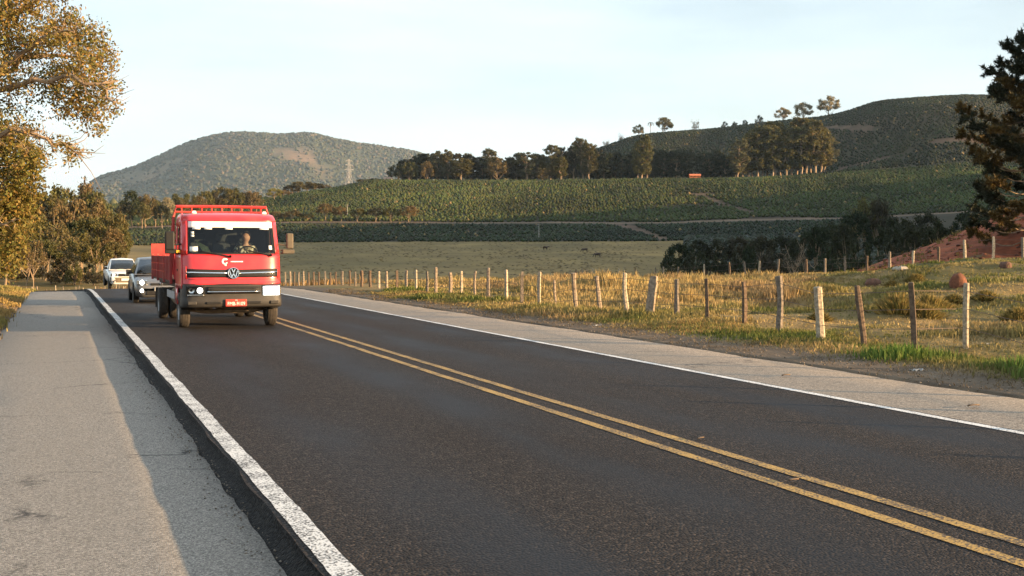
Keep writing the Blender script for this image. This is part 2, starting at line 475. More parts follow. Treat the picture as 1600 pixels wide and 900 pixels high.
# heights of the country around: columns by bearing (degrees from the view), rows by distance
DN = [90, 150, 220, 300, 420, 560, 620, 680, 692, 850, 1000, 1060, 1300, 1500, 1800, 3000, 6800, 9000, 11000, 17000]
def zz(y, d): return EYE - (y - 393) * d / FPX
T = {}
T[-180] = [0, 0, 0, 0, 0, 0, 0, 0, 0, 0, 10, 10, 15, 20, 30, 60, 60, 60, 60, 60]
T[-60] = [-.6, -1.5, -1, 0, 3, 6, 8, 10, 10, 18, 25, 25, 35, 40, 40, 60, 80, 90, 90, 90]
T[-32] = [-.8, -2, -1.8, 0, 3, 6, 8, 12, 12, 20, 30, 30, 38, 42, 45, 60, 80, 120, 140, 100]
T[azd(0)] = [-1.0, -2.3, -2.0, -1, 1, 5, 9, 13, 13, 21, 32, 34, 40, 45, 45, 60, 90, 230, 170, 100]
T[azd(100)] = [-1.1, -2.3, -2.2, -1.5, 0, 4, 9, 13.5, 13.7, 22, 36, 36, 42, 45, 45, 60, 100, 248, 180, 100]
T[azd(150)] = [-1.2, -2.3, -2.4, -2, 0, 4, 9, 14, 14.2, 23, 38, 38, 42, 45, 45, 60, 120, zz(287, 9000), 200, 100]
T[azd(200)] = [-1.2, -2.4, -2.8, -2.5, 0, 4.5, 9.5, 14.2, 14.5, 24, 38, 38, 42, 45, 45, 60, 130, zz(273, 9000), 220, 100]
T[azd(250)] = [-1.2, -2.4, -3.5, -3, 0, 4.5, 9.5, 14.8, 15.1, 26, 39, 39, 42, 45, 45, 60, 140, zz(252, 9000), 240, 100]
T[azd(300)] = [-1.2, -2.4, -4, -3.5, .2, 5, 10, 15.4, 15.7, 28, 40, 40, 42, 45, 45, 60, 145, zz(231, 9000), 260, 100]
T[azd(345)] = [-1.2, -2.4, -4.2, -3.8, .3, 5.4, 10.5, 16, 16.3, 29, 41, 41, 42, 45, 45, 60, 150, zz(219, 9000), 260, 100]
T[azd(385)] = [-1.2, -2.4, -4.5, -4.2, .4, 5.8, 11, 16.6, 16.9, 30, 43, 43, 44, 46, 45, 60, 150, zz(215, 9000), 260, 100]
T[azd(440)] = [-1.1, -2.6, -5, -4.2, .4, 6, 11.5, 17.4, 17.7, 33, 46, 46, 46, 48, 45, 60, 150, zz(217, 9000), 260, 100]
T[azd(480)] = [-1, -3, -5.2, -4.2, .4, 6, 11.5, 17.6, 17.8, 36, 50, 50, 48, 50, 45, 60, 150, zz(214, 9000), 260, 100]
T[azd(520)] = [-.9, -3, -5.6, -4.2, .4, 6.2, 11.5, 17.6, 17.8, 38, 53, 52, 50, 52, 45, 60, 150, zz(222, 9000), 260, 100]
T[azd(600)] = [-.8, -3.5, -6.2, -4.2, .4, 6.2, 11.5, 17.6, 17.8, 41, 60, 60, 58, 60, 50, 60, 150, zz(236, 9000), 260, 100]
T[azd(650)] = [-.8, -3.8, -6.5, -4.2, .4, 6.2, 11.5, 17.6, 17.8, 42, 60, 60, 62, 66, 60, 60, 150, zz(243, 9000), 260, 100]
T[azd(780)] = [-.7, -4, -7, -4.2, .4, 6.2, 11.5, 17.6, 17.8, 42, 60, 60, 84, 101, 100, 70, 150, 320, 240, 100]
T[azd(860)] = [-.8, -4, -7, -4.2, .4, 6.2, 11.5, 17.6, 17.8, 42, 60, 60, 94, 116, 112, 80, 140, 220, 200, 100]
T[azd(930)] = [-.9, -4, -7, -4.2, .4, 6.4, 11.5, 17.4, 17.6, 42, 60.5, 60.5, 100, zz(236, 1500), 130, 80, 110, 150, 150, 100]
T[azd(1000)] = [-1, -4.5, -7.5, -5, 0, 6.4, 11.5, 17.3, 17.5, 42, 61, 61, 118, zz(216, 1500), 145, 80, 100, 120, 120, 100]
T[azd(1100)] = [-1.2, -5, -8, -6, -1, 7, 12, 18, 18.2, 42, 61, 61, 122, zz(208, 1500), 150, 80, 100, 100, 100, 100]
T[azd(1200)] = [-1.3, -5, -8, -6.5, -1, 7.5, 13, 19, 19.3, 43, 62, 63, 126, zz(200, 1500), 152, 80, 100, 100, 100, 100]
T[azd(1300)] = [-.4, -5, -8, -6.5, -1, 8, 13.5, 19.3, 19.6, 45, 65, 70, 134, zz(192, 1500), 160, 80, 100, 100, 100, 100]
T[azd(1380)] = [1.0, -3.5, -7, -6, 0, 8.5, 14, 20, 20.3, 46, 68, 78, 148, zz(174, 1500), 176, 90, 100, 100, 100, 100]
T[azd(1440)] = [1.95, -3, -5, -5, 1, 9, 14.5, 21, 21.3, 47, 70, 82, 154, zz(172, 1500), 182, 90, 100, 100, 100, 100]
T[azd(1500)] = [3.1, .6, -3, -3, 2, 10, 15, 22, 22.3, 48, 72, 84, 155, zz(171, 1500), 184, 90, 100, 100, 100, 100]
T[azd(1600)] = [4.75, 3.7, 1, 1, 6, 14, 18, 25, 25.3, 46, 66, 74, 146, zz(179, 1500), 176, 90, 100, 100, 100, 100]
T[29] = [6.5, 11, 14, 17, 26, 36, 42, 48, 48.5, 56, 66, 72, 120, 150, 150, 90, 100, 100, 100, 100]
T[40] = [7.5, 16, 26, 38, 56, 76, 84, 90, 90.5, 96, 100, 100, 110, 120, 120, 90, 100, 100, 100, 100]
T[55] = [4.5, 11, 21, 36, 62, 90, 100, 108, 108.5, 110, 108, 105, 100, 100, 100, 90, 100, 100, 100, 100]
T[68] = [2.0, 5, 11, 22, 46, 76, 88, 98, 98.5, 105, 104, 100, 100, 90, 90, 80, 100, 100, 100, 100]
T[85] = [.5, 1.5, 3, 6, 15, 26, 30, 35, 35.5, 42, 48, 50, 60, 60, 60, 60, 60, 60, 60, 60]
T[105] = [0, 0, 0, 1, 4, 8, 9, 10, 10, 14, 20, 20, 30, 40, 40, 60, 60, 60, 60, 60]
T[180] = T[-180]
for _k in set(map(id, T.values())):
    _v = next(v for v in T.values() if id(v) == _k); _v[8] = _v[7] + 1.0
_az = np.array(sorted(T)); _tab = np.array([T[a] for a in sorted(T)], float)
_ld = np.log(np.array(DN, float))
def _pchip_rows(tab, xs, xq):
    out = np.empty((tab.shape[0], len(xq)))
    for i in range(tab.shape[0]):
        y = tab[i]; h = np.diff(xs); d = np.diff(y) / h
        m = np.zeros_like(y)
        w1, w2 = 2 * h[1:] + h[:-1], h[1:] + 2 * h[:-1]
        ok = d[:-1] * d[1:] > 0
        m[1:-1][ok] = ((w1 + w2)[ok]) / (w1[ok] / d[:-1][ok] + w2[ok] / d[1:][ok])
        m[0], m[-1] = d[0], d[-1]
        k = np.clip(np.searchsorted(xs, xq) - 1, 0, len(xs) - 2)
        t = np.clip((xq - xs[k]) / h[k], 0, 1)
        out[i] = (y[k] * (1 + 2 * t) * (1 - t) ** 2 + m[k] * h[k] * t * (1 - t) ** 2 + y[k + 1] * t * t * (3 - 2 * t) + m[k + 1] * h[k] * t * t * (t - 1))
    return out
AZ_N = np.concatenate([np.arange(-180, -40, 3.0), np.arange(-40, -26, .5), np.arange(-26, 27, .14), np.arange(27, 60, .5), np.arange(60, 180.01, 3.0)])
LD_N = np.linspace(math.log(90), math.log(16900), 290)
_rows = _pchip_rows(_tab, _ld, LD_N)                        # (bearings in T) x distances
_far = _pchip_rows(_rows.T.copy(), _az.astype(float), AZ_N).T  # (AZ_N) x distances
def _blur(a, n):
    for _ in range(n):
        b = a.copy(); b[1:-1] = (a[:-2] + 2 * a[1:-1] + a[2:]) / 4; a = b
    return a
_far = _blur(_far, 6)
_D = np.exp(LD_N)
_AA, _DD = np.meshgrid(np.radians(AZ_N), _D, indexing='ij')
_zc, _xc = _DD * np.cos(_AA), _DD * np.sin(_AA)
_far += (fbm(_xc / 120, _zc / 120, 3) - .5) * 3.0 * sstep(900, 1500, _DD) + (fbm(_xc / 800, _zc / 800, 9, 5) - .5) * 170 * sstep(5000, 7500, _DD) * (1 - sstep(8300, 8900, _DD) * .7)
_far += (fbm(_xc / 30, _zc / 30, 5) - .5) * .8 * sstep(150, 500, _DD)

def z_far(xc, zc):
    d = np.clip(np.hypot(xc, zc), 90.01, 16890); a = np.degrees(np.arctan2(xc, zc))
    fi = np.interp(a, AZ_N, np.arange(len(AZ_N))); fj = (np.log(d) - LD_N[0]) / (LD_N[1] - LD_N[0])
    i = np.clip(fi.astype(int), 0, len(AZ_N) - 2); j = np.clip(fj.astype(int), 0, len(LD_N) - 2)
    u, v = fi - i, fj - j
    return (_far[i, j] * (1 - u) + _far[i + 1, j] * u) * (1 - v) + (_far[i, j + 1] * (1 - u) + _far[i + 1, j + 1] * u) * v

def red_zone(X, Y, xc, zc, az):
    edge = 62 + 4 * (fbm(X / 6, Y / 6, 31) - .5) - 8 * sstep(azd(1400), azd(1600), az)
    return sstep(0, 1.5, zc - edge) * sstep(azd(1315), azd(1345), az)

def z_near(X, Y):
    s, x = road_coords(X, Y)
    xc, zc = to_cam(X, Y)
    zr = zroad(s)
    az = np.degrees(np.arctan2(xc, np.maximum(zc, .1)))
    # right of the road: field with a knoll at the far right
    knoll = 1.02 * sstep(azd(1150), azd(1570), az) * sstep(20, 52, np.hypot(xc, zc)) * sstep(0, 5, zc)
    dip = -.9 * sstep(70, 92, zc) * (1 - sstep(azd(1200), azd(1450), az)) * (x > 0)
    wob = sstep(11.3, 16, x)
    gul = -.9 * np.abs(fbm(xc / 2.2 + zc / 9, zc / 14, 48, 4) - .5) * 2 * red_zone(X, Y, xc, zc, az)
    field = gul + knoll + dip + wob * (1 - .6 * sstep(42, 58, zc)) * ((fbm(X / 5.5, Y / 5.5, 11) - .5) * .5 + (fbm(xc / 4.2, zc / 1.7, 12, 3) - .5) * .95 + (fbm(X / .8, Y / .8, 13, 2) - .5) * .10)
    right = zr * (1 - sstep(20, 60, x)) + field + (.05 * sstep(10.3, 12, x))
    # left of the road: low grassy bank
    left = zr - .06 + .10 * sstep(-1.3, -2.2, x) + (fbm(X / 1.3, Y / 1.3, 21, 3) - .5) * .22 * sstep(-1.3, -2.2, x) - .3 * sstep(-4, -10, x)
    z = np.where(x > 4.5, right, left)
    corr = sstep(-1.22, -1.12, x) * (1 - sstep(10.02, 10.14, x))
    return z * (1 - corr) + (zr - .30) * corr

def H(X, Y):
    X = np.asarray(X, float); Y = np.asarray(Y, float)
    xc, zc = to_cam(X, Y); r = np.hypot(xc, zc)
    s, x = road_coords(X, Y)
    keep = (1 - sstep(14, 26, np.abs(x - XC))) * (1 - sstep(150, 170, r))      # the road bed keeps its own level
    w = sstep(68, 92, r) * (1 - keep)
    return z_near(X, Y) * (1 - w) + z_far(xc, zc) * w

def Hs(x, y): return float(H(np.array([x]), np.array([y]))[0])

_cr = cam.rotation_euler.to_matrix()
def ray(px, py):
    return (_cr @ Vector(((px - 800) / FPX, (450 - py) / FPX, -1))).normalized()
def hit(px, py, d0=6.0, d1=6000.0):
    """where the sight line through a place of the photograph meets the ground"""
    v = ray(px, py)
    t = np.exp(np.linspace(math.log(d0), math.log(d1), 4000))
    g = EYE + v.z * t - H(v.x * t, v.y * t)
    k = np.argmax(g < 0) if (g < 0).any() else len(t) - 1
    tt = t[k]
    return Vector((v.x * tt, v.y * tt, Hs(v.x * tt, v.y * tt)))
def at_depth(px, zc):
    """ground point on the bearing of photo column px at depth zc"""
    X, Y = to_road((px - 800) / FPX * zc, zc)
    return Vector((X, Y, Hs(X, Y)))
def z_for(py, zc): return EYE - (py - 393) * zc / FPX

# ---- near ground sheet
xs = np.concatenate([np.arange(-70, -12, 2.0), np.arange(-12, -3, .5), np.arange(-3, -.9, .1), np.arange(-.9, 9.8, .6), np.arange(9.8, 16, .14), np.arange(16, 60, .4), np.arange(60, 125, 2.0)])
ys = np.concatenate([np.arange(-40, -8, 2.0), np.arange(-8, 100, .36), np.arange(100, 170, 1.2)])
GX, GY = np.meshgrid(xs, ys)
GZ = H(GX, GY)
n_x = len(xs)
idx = np.arange(GX.size).reshape(GX.shape)
quads = np.stack([idx[:-1, :-1], idx[:-1, 1:], idx[1:, 1:], idx[1:, :-1]], -1).reshape(-1, 4)
rr = np.hypot(GX, GY).ravel()
quads = quads[(rr[quads] < 140).any(1)]
gs, gx = road_coords(GX, GY)
gxc, gzc = to_cam(GX, GY)
gaz = np.degrees(np.arctan2(gxc, np.maximum(gzc, .1)))
def red_zone(X, Y, xc, zc, az):
    edge = 62 + 4 * (fbm(X / 6, Y / 6, 31) - .5) - 8 * sstep(azd(1400), azd(1600), az)
    return sstep(0, 1.5, zc - edge) * sstep(azd(1315), azd(1345), az)
def ground_tint(X, Y):
    s, x = road_coords(X, Y); xc, zc = to_cam(X, Y); az = np.degrees(np.arctan2(xc, np.maximum(zc, .1)))
    nA, nB = fbm(X / 4, Y / 4, 41), fbm(X / .9, Y / .9, 42)
    dry = np.array([.23, .155, .065]); grn = np.array([.055, .064, .020]); dirt = np.array([.115, .085, .058]); red = np.array([.25, .072, .032])
    g = np.clip(.35 + 1.6 * (fbm(xc / 5, zc / 1.8, 46) - .5) + .9 * (nB - .5), 0, 1)[..., None]
    c = dry * (1 - g) + grn * g
    d = (sstep(11.6 + .9 * (nA - .5), 10.9 + .9 * (nA - .5), x) * sstep(-2.6, -1.5, x))
    d = np.where(x < 4, sstep(-2.2 - nA, -1.3, x), d)[..., None]
    dd = dirt * (.75 + .6 * nB[..., None])
    c = c * (1 - d) + dd * d
    w = red_zone(X, Y, xc, zc, az)[..., None]
    redn = red * (.45 + 1.1 * fbm(xc / 1.3 + zc / 6, zc / 7, 44, 5)[..., None])
    gr = sstep(.56, .68, fbm(xc / 9, zc / 5, 45))[..., None] * .8
    redn = redn * (1 - gr) + np.array([.12, .10, .04]) * gr
    return c * (1 - w) + redn * w
gc = ground_tint(GX, GY).reshape(-1, 3)
# tracks worn across the far slopes: lines given as bearing (photo column) and row, taken to the ground
TRACKS = []
for pts, wd in (([(1290, 272), (1318, 263), (1372, 251), (1425, 236)], 4), ([(1470, 221), (1522, 220)], 9), ([(972, 349), (1004, 361), (1042, 376)], 1.6), ([(1087, 303), (1128, 318), (1172, 331)], 2), ([(1010, 322), (1060, 321), (1142, 322)], 3), ([(946, 348), (1002, 362)], 2.5), ([(1290, 199), (1366, 202)], 6), ([(1180, 342), (1250, 341), (1318, 343)], 8), ([(1085, 305), (1108, 302)], 5)):
    P = [hit(px, py, 300) for px, py in pts]; TRACKS.append(([(p.x, p.y) for p in P], wd))
def track_cover(X, Y):
    X = np.asarray(X, float); out = np.zeros(X.shape)
    wv = (fbm(X / 14, np.asarray(Y) / 14, 91) - .5) * 5
    for P, wd in TRACKS:
        for (ax, ay), (bx, by) in zip(P[:-1], P[1:]):
            dx, dy = bx - ax, by - ay; t = np.clip(((X - ax) * dx + (Y - ay) * dy) / (dx * dx + dy * dy), 0, 1)
            out = np.maximum(out, sstep(wd + 1.5, wd - .5, np.hypot(X - ax - t * dx, Y - ay - t * dy) + wv))
    return out
me = np_mesh('ground', np.stack([GX.ravel(), GY.ravel(), GZ.ravel()], -1), quads, col=gc, smooth=True)
tag(link_mesh('ground', me, M['soil']), kind='structure')

# ---- far land, one sheet per kind of country, sharing their edges
FX, FY = to_road(_xc, _zc)
FZ = H(FX, FY) - .35 * (1 - sstep(128, 150, _DD)) - 2.0 * (1 - sstep(100, 128, _DD))
fidx = np.arange(FX.size).reshape(FX.shape)
fa, fd = np.degrees(_AA), _DD
n1, n2 = fbm(_xc / 60, _zc / 60, 51), fbm(_xc / 9, _zc / 9, 52)
def mixc(a, b, t): return np.array(a) * (1 - t[..., None]) + np.array(b) * t[..., None]
n3_ = fbm(_xc / 25, _zc / 55, 54, 5)
past = mixc((.215, .148, .052), (.125, .094, .033), np.clip(n1 * 1.1 - .45 + 1.4 * (n3_ - .3), 0, 1)) * (.8 + .4 * n2[..., None])
soil = mixc((.030, .028, .013), (.045, .033, .018), np.clip(n2 * 1.4 - .2, 0, 1))
hillc = mixc((.026, .026, .012), (.042, .032, .017), np.clip(n1 * 1.6 - .3 + .6 * (n2 - .5), 0, 1))
mtn = mixc((.045, .050, .028), (.19, .125, .08), sstep(.54, .66, fbm(_xc / 480, _zc / 420, 53, 5)) * (1 - sstep(7900, 8700, _DD)))
tan = np.array([.135, .095, .062])
_tr = track_cover(FX, FY)[..., None] * (_DD > 400)[..., None]
trk = np.array([.095, .060, .038]) * (.7 + .6 * n2[..., None])
hillc = hillc * (1 - _tr) + trk * _tr; soil = soil * (1 - _tr) + trk * _tr
bands = {'pasture': (90, 556, past), 'crop_field': (556, 682, soil), 'farm_track': (682, 692, None), 'hillside': (692, 2300, hillc), 'mountain': (2300, 16800, mtn)}
for name, (d0, d1, cc) in bands.items():
    j0, j1 = np.searchsorted(_D, d0), np.searchsorted(_D, d1)
    if name == 'pasture': j0 = 0
    if name == 'mountain': j1 = len(_D) - 1
    sl = (slice(None), slice(j0, j1 + 1))
    ii = np.arange(FX[sl].size).reshape(FX[sl].shape)
    q = np.stack([ii[:-1, :-1], ii[1:, :-1], ii[1:, 1:], ii[:-1, 1:]], -1).reshape(-1, 4)
    c = (np.ones(FX[sl].shape + (3,)) * tan * (.8 + .4 * n2[sl][..., None])) if cc is None else cc[sl]
    me = np_mesh(name, np.stack([FX[sl].ravel(), FY[sl].ravel(), FZ[sl].ravel()], -1), q, col=c.reshape(-1, 3), smooth=True)
    tag(link_mesh(name, me, M['land']), kind='structure')

# ---- road, shoulders, painted lines
s_n = np.concatenate([np.arange(-30, 20, .12), np.arange(20, 70, .5), np.arange(70, 190, 2.0)])
def sheet(name, prof, mat, jit=None, smooth=True, s_nodes=s_n):
    """prof: list of (lateral, height above the road profile); jit(k, s) shifts a rail (lateral, height)"""
    V, k = [], len(prof)
    zr = zroad(s_nodes)
    for i, (x, dz) in enumerate(prof):
        jx, jz = jit(i, s_nodes) if jit else (0 * s_nodes, 0 * s_nodes)
        X, Y = road_pt(s_nodes, x + jx)
        V.append(np.stack([X, Y, zr + dz + jz], -1))
    V = np.stack(V, 1); n = len(s_nodes)
    ii = np.arange(n * k).reshape(n, k)
    q = np.stack([ii[:-1, :-1], ii[:-1, 1:], ii[1:, 1:], ii[1:, :-1]], -1).reshape(-1, 4)
    return tag(link_mesh(name, np_mesh(name, V.reshape(-1, 3), q, smooth=smooth), mat), kind='structure')
def wav(s, f, seed): return fbm(s * f, 0 * s + seed * 3.1, seed) - .5
STEP = -.105
sheet('road', [(1.25, 0), (2.4, 0.0), (4.9, 0.0), (7.0, 0.0), (8.26, 0)], M['asphalt'], lambda i, s: (wav(s, 1.3, 61) * .07, 0 * s) if i == 0 else (0 * s, 0 * s))
def edge_j(i, s):
    a = [wav(s, 1.3, 61) * .07, wav(s, 1.6, 62) * .06, wav(s, 1.1, 63) * .06, wav(s, 1.3, 64) * .06, wav(s, 1.3, 64) * .06][i]
    h = [0 * s, wav(s, 4, 65) * .03, wav(s, 4, 66) * .03, wav(s, 3, 67) * .02, 0 * s][i]
    return a, h
sheet('road_edge', [(1.25, 0), (1.236, -.05), (1.216, -.088), (1.165, -.113), (1.10, -.150)], M['edge'], edge_j)
def sh_j(i, s):
    if i == 0: return wav(s, .6, 71) * .18, 0 * s
    if i >= 4: return wav(s, 1.7, 72) * .10 + wav(s, 9, 73) * .03, 0 * s
    return 0 * s, wav(s, .4, 74 + i) * .012
sheet('shoulder', [(-1.16, STEP - .02), (-1.05, STEP), (-.3, STEP), (.5, STEP), (1.15, STEP), (1.156, STEP - .03)], M['shoulder'], sh_j)
def sh2_j(i, s):
    if i == 2: return wav(s, .5, 81) * .3 + wav(s, 3, 82) * .10, 0 * s
    if i == 3: return wav(s, .5, 81) * .3 + wav(s, 3, 82) * .10, 0 * s
    return 0 * s, 0 * s
sheet('far_shoulder', [(8.26, -.003), (9.2, -.004), (10.08, -.006), (10.22, -.06)], M['shoulder2'], sh2_j)
def ln(seed, amt): return lambda i, s: (wav(s, .8, seed) * .03 + wav(s, 7, seed + i) * amt, 0 * s)
def line(name, x0, x1, mat, seed, amt, dz=.005):
    return sheet(name, [(x0, dz), (x1, dz)], mat, ln(seed, amt))
line('white_edge_line', 1.285, 1.43, M['white_line'], 61, .02)
line('far_white_edge_line', 8.10, 8.215, M['white_line2'], 92, .012)
line('yellow_centre_line', 4.69, 4.80, M['yellow_line'], 93, .014)
line('yellow_centre_line', 5.02, 5.13, M['yellow_line'], 94, .014)

# ------------------------------------------------------------------ trees
def leaf_quads(C, Rr, per, size, g, flat=0.0, hang=0.0, shell=.5, aspect=.5):
    """diamond leaves scattered through balls at C (n,3) with radii Rr"""
    C = np.repeat(C, per, 0); Rr = np.repeat(Rr, per)
    n = len(C)
    d = g.normal(size=(n, 3)); d /= np.linalg.norm(d, axis=1)[:, None]
    r = (shell + (1 - shell) * g.random(n)) * g.random(n) ** .33
    P = C + d * (r * Rr)[:, None] * np.array([1, 1, 1 - flat * .5])
    u = g.normal(size=(n, 3)); u[:, 2] -= hang; u /= np.linalg.norm(u, axis=1)[:, None]
    w = np.cross(u, g.normal(size=(n, 3))); w /= np.linalg.norm(w, axis=1)[:, None]
    L = (size * (.6 + .8 * g.random(n)))[:, None]
    a, b = P - u * L * .5, P + u * L * .5
    c, e = P + w * L * aspect * .5, P - w * L * aspect * .5
    V = np.stack([a, c, b, e], 1).reshape(-1, 3)
    F = np.arange(4 * n).reshape(n, 4)
    tint = np.repeat((.65 + .7 * g.random((n, 1))) * (1 + .18 * (g.random((n, 3)) - .5)), 4, 0)
    return V, F, tint

def limb_path(p0, p1, g, bend=.12, n=5):
    p0, p1 = np.array(p0, float), np.array(p1, float)
    L = np.linalg.norm(p1 - p0)
    off = g.normal(size=3) * L * bend
    return [tuple(p0 + (p1 - p0) * t + off * math.sin(math.pi * t) + g.normal(size=3) * L * .015 * (0 < t < 1)) for t in np.linspace(0, 1, n)]

def tree_variant(kind, seed):
    """unit tree 1 m tall; returns (trunk mesh, crown mesh, material key)"""
    g = np.random.default_rng(seed)
    tm = MB()
    if kind == 'broad' or kind == 'autumn' or kind == 'field':
        th = {'broad': .32, 'autumn': .30, 'field': .30}[kind]
        top = (g.normal() * .03, g.normal() * .03, .7)
        tm.tube(limb_path((0, 0, -.03), top, g, .04, 6), [.022, .018, .015, .011, .008, .004], 6)
        n = 34
        ph = g.random(n) * 2 * math.pi; u = g.random(n) * 1.5 - .5
        rad = .34 * np.sqrt(np.clip(1 - u ** 2, 0.05, 1)) * (.75 + .45 * g.random(n))
        C = np.stack([np.cos(ph) * rad, np.sin(ph) * rad, .60 + .33 * u * (.85 + .25 * g.random(n))], -1)
        C[:, 2] = np.clip(C[:, 2], .28, .93)
        Rr = .085 + .07 * g.random(n)
        for k in range(0, n, 3):
            t = .25 + .4 * g.random()
            tm.tube(limb_path((top[0] * t, top[1] * t, .7 * t), C[k], g, .1, 4), [.009, .007, .004, .002], 5, False)
        per = {'broad': 110, 'autumn': 80, 'field': 100}[kind]
        V, F, c = leaf_quads(C, Rr, per, .052, g, shell=.35)
    elif kind == 'euca':
        lean = g.normal(size=2) * .02
        tm.tube(limb_path((0, 0, -.02), (lean[0], lean[1], .93), g, .02, 7), [.016, .014, .012, .010, .008, .005, .003], 6)
        n = 80
        h = .22 + .74 * g.random(n) ** .9
        ph = g.random(n) * 2 * math.pi
        rad = (.035 + .125 * np.sin(np.clip((h - .16) / .86, 0, 1) * math.pi) ** .8) * g.random(n) ** .5 * 1.25
        C = np.stack([np.cos(ph) * rad + lean[0] * h, np.sin(ph) * rad + lean[1] * h, h], -1)
        Rr = .035 + .045 * g.random(n)
        for k in range(0, n, 3):
            tm.tube(limb_path((lean[0] * h[k], lean[1] * h[k], max(.2, h[k] - .12)), C[k], g, .05, 3), [.006, .004, .002], 4, False)
        V, F, c = leaf_quads(C, Rr, 80, .036, g, hang=.8, shell=.3, aspect=.42)
    elif kind == 'bare':
        tm.tube(limb_path((0, 0, -.03), (0, 0, .55), g, .03, 4), [.03, .024, .018, .010], 6)
        C = []
        for k in range(16):
            p0 = (0, 0, .18 + .35 * g.random()); a = g.random() * 6.28; rr_ = .2 + .2 * g.random(); hz = .45 + .48 * g.random()
            p1 = (math.cos(a) * rr_, math.sin(a) * rr_, hz)
            tm.tube(limb_path(p0, p1, g, .1, 4), [.012, .009, .006, .003], 4, False)
            for j in range(5):
                q = np.array(p0) + (np.array(p1) - p0) * (.45 + .55 * g.random()); e = q + g.normal(size=3) * .09 + [0, 0, .05]
                tm.tube([tuple(q), tuple(e)], [.005, .002], 3, False); C.append(e)
        C = np.array(C)
        V, F, c = leaf_quads(C, np.full(len(C), .07), 14, .04, g, shell=.2)
    elif kind == 'palm':
        tm.tube(limb_path((0, 0, -.03), (0, 0, .8), g, .02, 4), [.03, .026, .022, .02], 6)
        Vs = []
        for k in range(14):
            a = k * 2.4; el = .7 - .12 * (k % 6)
            pts = [np.array([math.cos(a) * t * .32, math.sin(a) * t * .32, .8 + .32 * t * el - .3 * t * t]) for t in np.linspace(0, 1, 5)]
            sd = np.array([-math.sin(a), math.cos(a), 0]) * .03
            for p, q in zip(pts[:-1], pts[1:]): Vs.append([p - sd, p + sd, q + sd * .8, q - sd * .8])
        V = np.array(Vs).reshape(-1, 3); F = np.arange(len(V)).reshape(-1, 4); c = np.full((len(V), 3), .9)
    elif kind == 'bush':
        tm.tube([(0, 0, -.05), (0, 0, .4)], [.05, .03], 5)
        for k in range(5):
            a = k * 1.3; tm.tube([(0, 0, .1), (math.cos(a) * .3, math.sin(a) * .3, .6)], [.03, .01], 4, False)
        n = 24
        ph = g.random(n) * 6.283; u = g.random(n)
        rad = .52 * np.sqrt(1 - u ** 2 * .9) * (.5 + .5 * g.random(n))
        C = np.stack([np.cos(ph) * rad, np.sin(ph) * rad, .18 + .66 * u], -1)
        V, F, c = leaf_quads(C, .13 + .1 * g.random(n), 80, .075, g, shell=.35)
    t = tm.mesh('trunk')
    m = np_mesh('crown', V, F, col=c)
    return t, m

LM = {
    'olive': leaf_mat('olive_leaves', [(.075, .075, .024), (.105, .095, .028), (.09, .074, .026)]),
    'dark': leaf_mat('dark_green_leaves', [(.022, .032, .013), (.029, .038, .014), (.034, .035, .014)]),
    'rust': leaf_mat('rusty_leaves', [(.125, .094, .040), (.145, .10, .044), (.105, .088, .034)]),
    'euca': leaf_mat('grey_green_leaves', [(.085, .085, .040), (.11, .10, .045), (.075, .08, .042)]),
    'pale': leaf_mat('pale_leaves', [(.22, .19, .11), (.26, .22, .13)]),
    'lime': leaf_mat('yellow_green_leaves', [(.17, .16, .045), (.19, .17, .05)]),
    'dull': leaf_mat('dull_green_leaves', [(.034, .037, .018), (.042, .041, .020), (.05, .042, .022)]),
}
BARK = {'broad': M['bark'], 'autumn': M['bark'], 'field': M['bark'], 'euca': M['euca_bark'], 'bare': M['euca_bark'], 'palm': M['bark'], 'bush': M['dark_bark']}
_var = {}
def variants(kind, mk):
    if (kind, mk) not in _var:
        L = []
        nv = {'euca': 6, 'broad': 5, 'autumn': 4, 'field': 3, 'bare': 3, 'palm': 1, 'bush': 3}[kind]
        for i in range(nv):
            t, c = tree_variant(kind, 1000 * len(kind) + 31 * ord(kind[0]) + 7 * i)
            t.materials.append(BARK[kind]); c.materials.append(LM[mk]); L.append((t, c))
        _var[(kind, mk)] = L
    return _var[(kind, mk)]
_nt = [0]
def put_tree(name, kind, mk, loc, h, wid, label, group, cat='tree', rz=None):
    L = variants(kind, mk); _nt[0] += 1
    t, c = L[_nt[0] % len(L)]
    root = empty(name, loc, rz if rz is not None else random.uniform(0, 6.28))
    root.scale = (wid, wid, h)
    tag(root, label, cat, group)
    a = bpy.data.objects.new('trunk', t); COL.objects.link(a); a.parent = root
    b = bpy.data.objects.new('crown', c); COL.objects.link(b); b.parent = root
    return root
def tree_px(name, kind, mk, px, top, zc, label, group, wpx=None, cat='tree', sink=0.0):
    """a tree standing at depth zc whose top reaches photo row top"""
    p = at_depth(px, zc)
    h = max(1.0, z_for(top, zc) - p.z)
    natural = {'broad': .80, 'autumn': .80, 'field': .80, 'euca': .36, 'bare': .78, 'palm': .6, 'bush': 1.1}[kind]
    w = (wpx * zc / FPX / natural) if wpx else h
    if group == 'small trees on the hill skyline' and kind != 'bush': h = max(h, w * .7)
    p.z -= sink
    return put_tree(name, kind, mk, p, h + sink, w, label, group, cat)

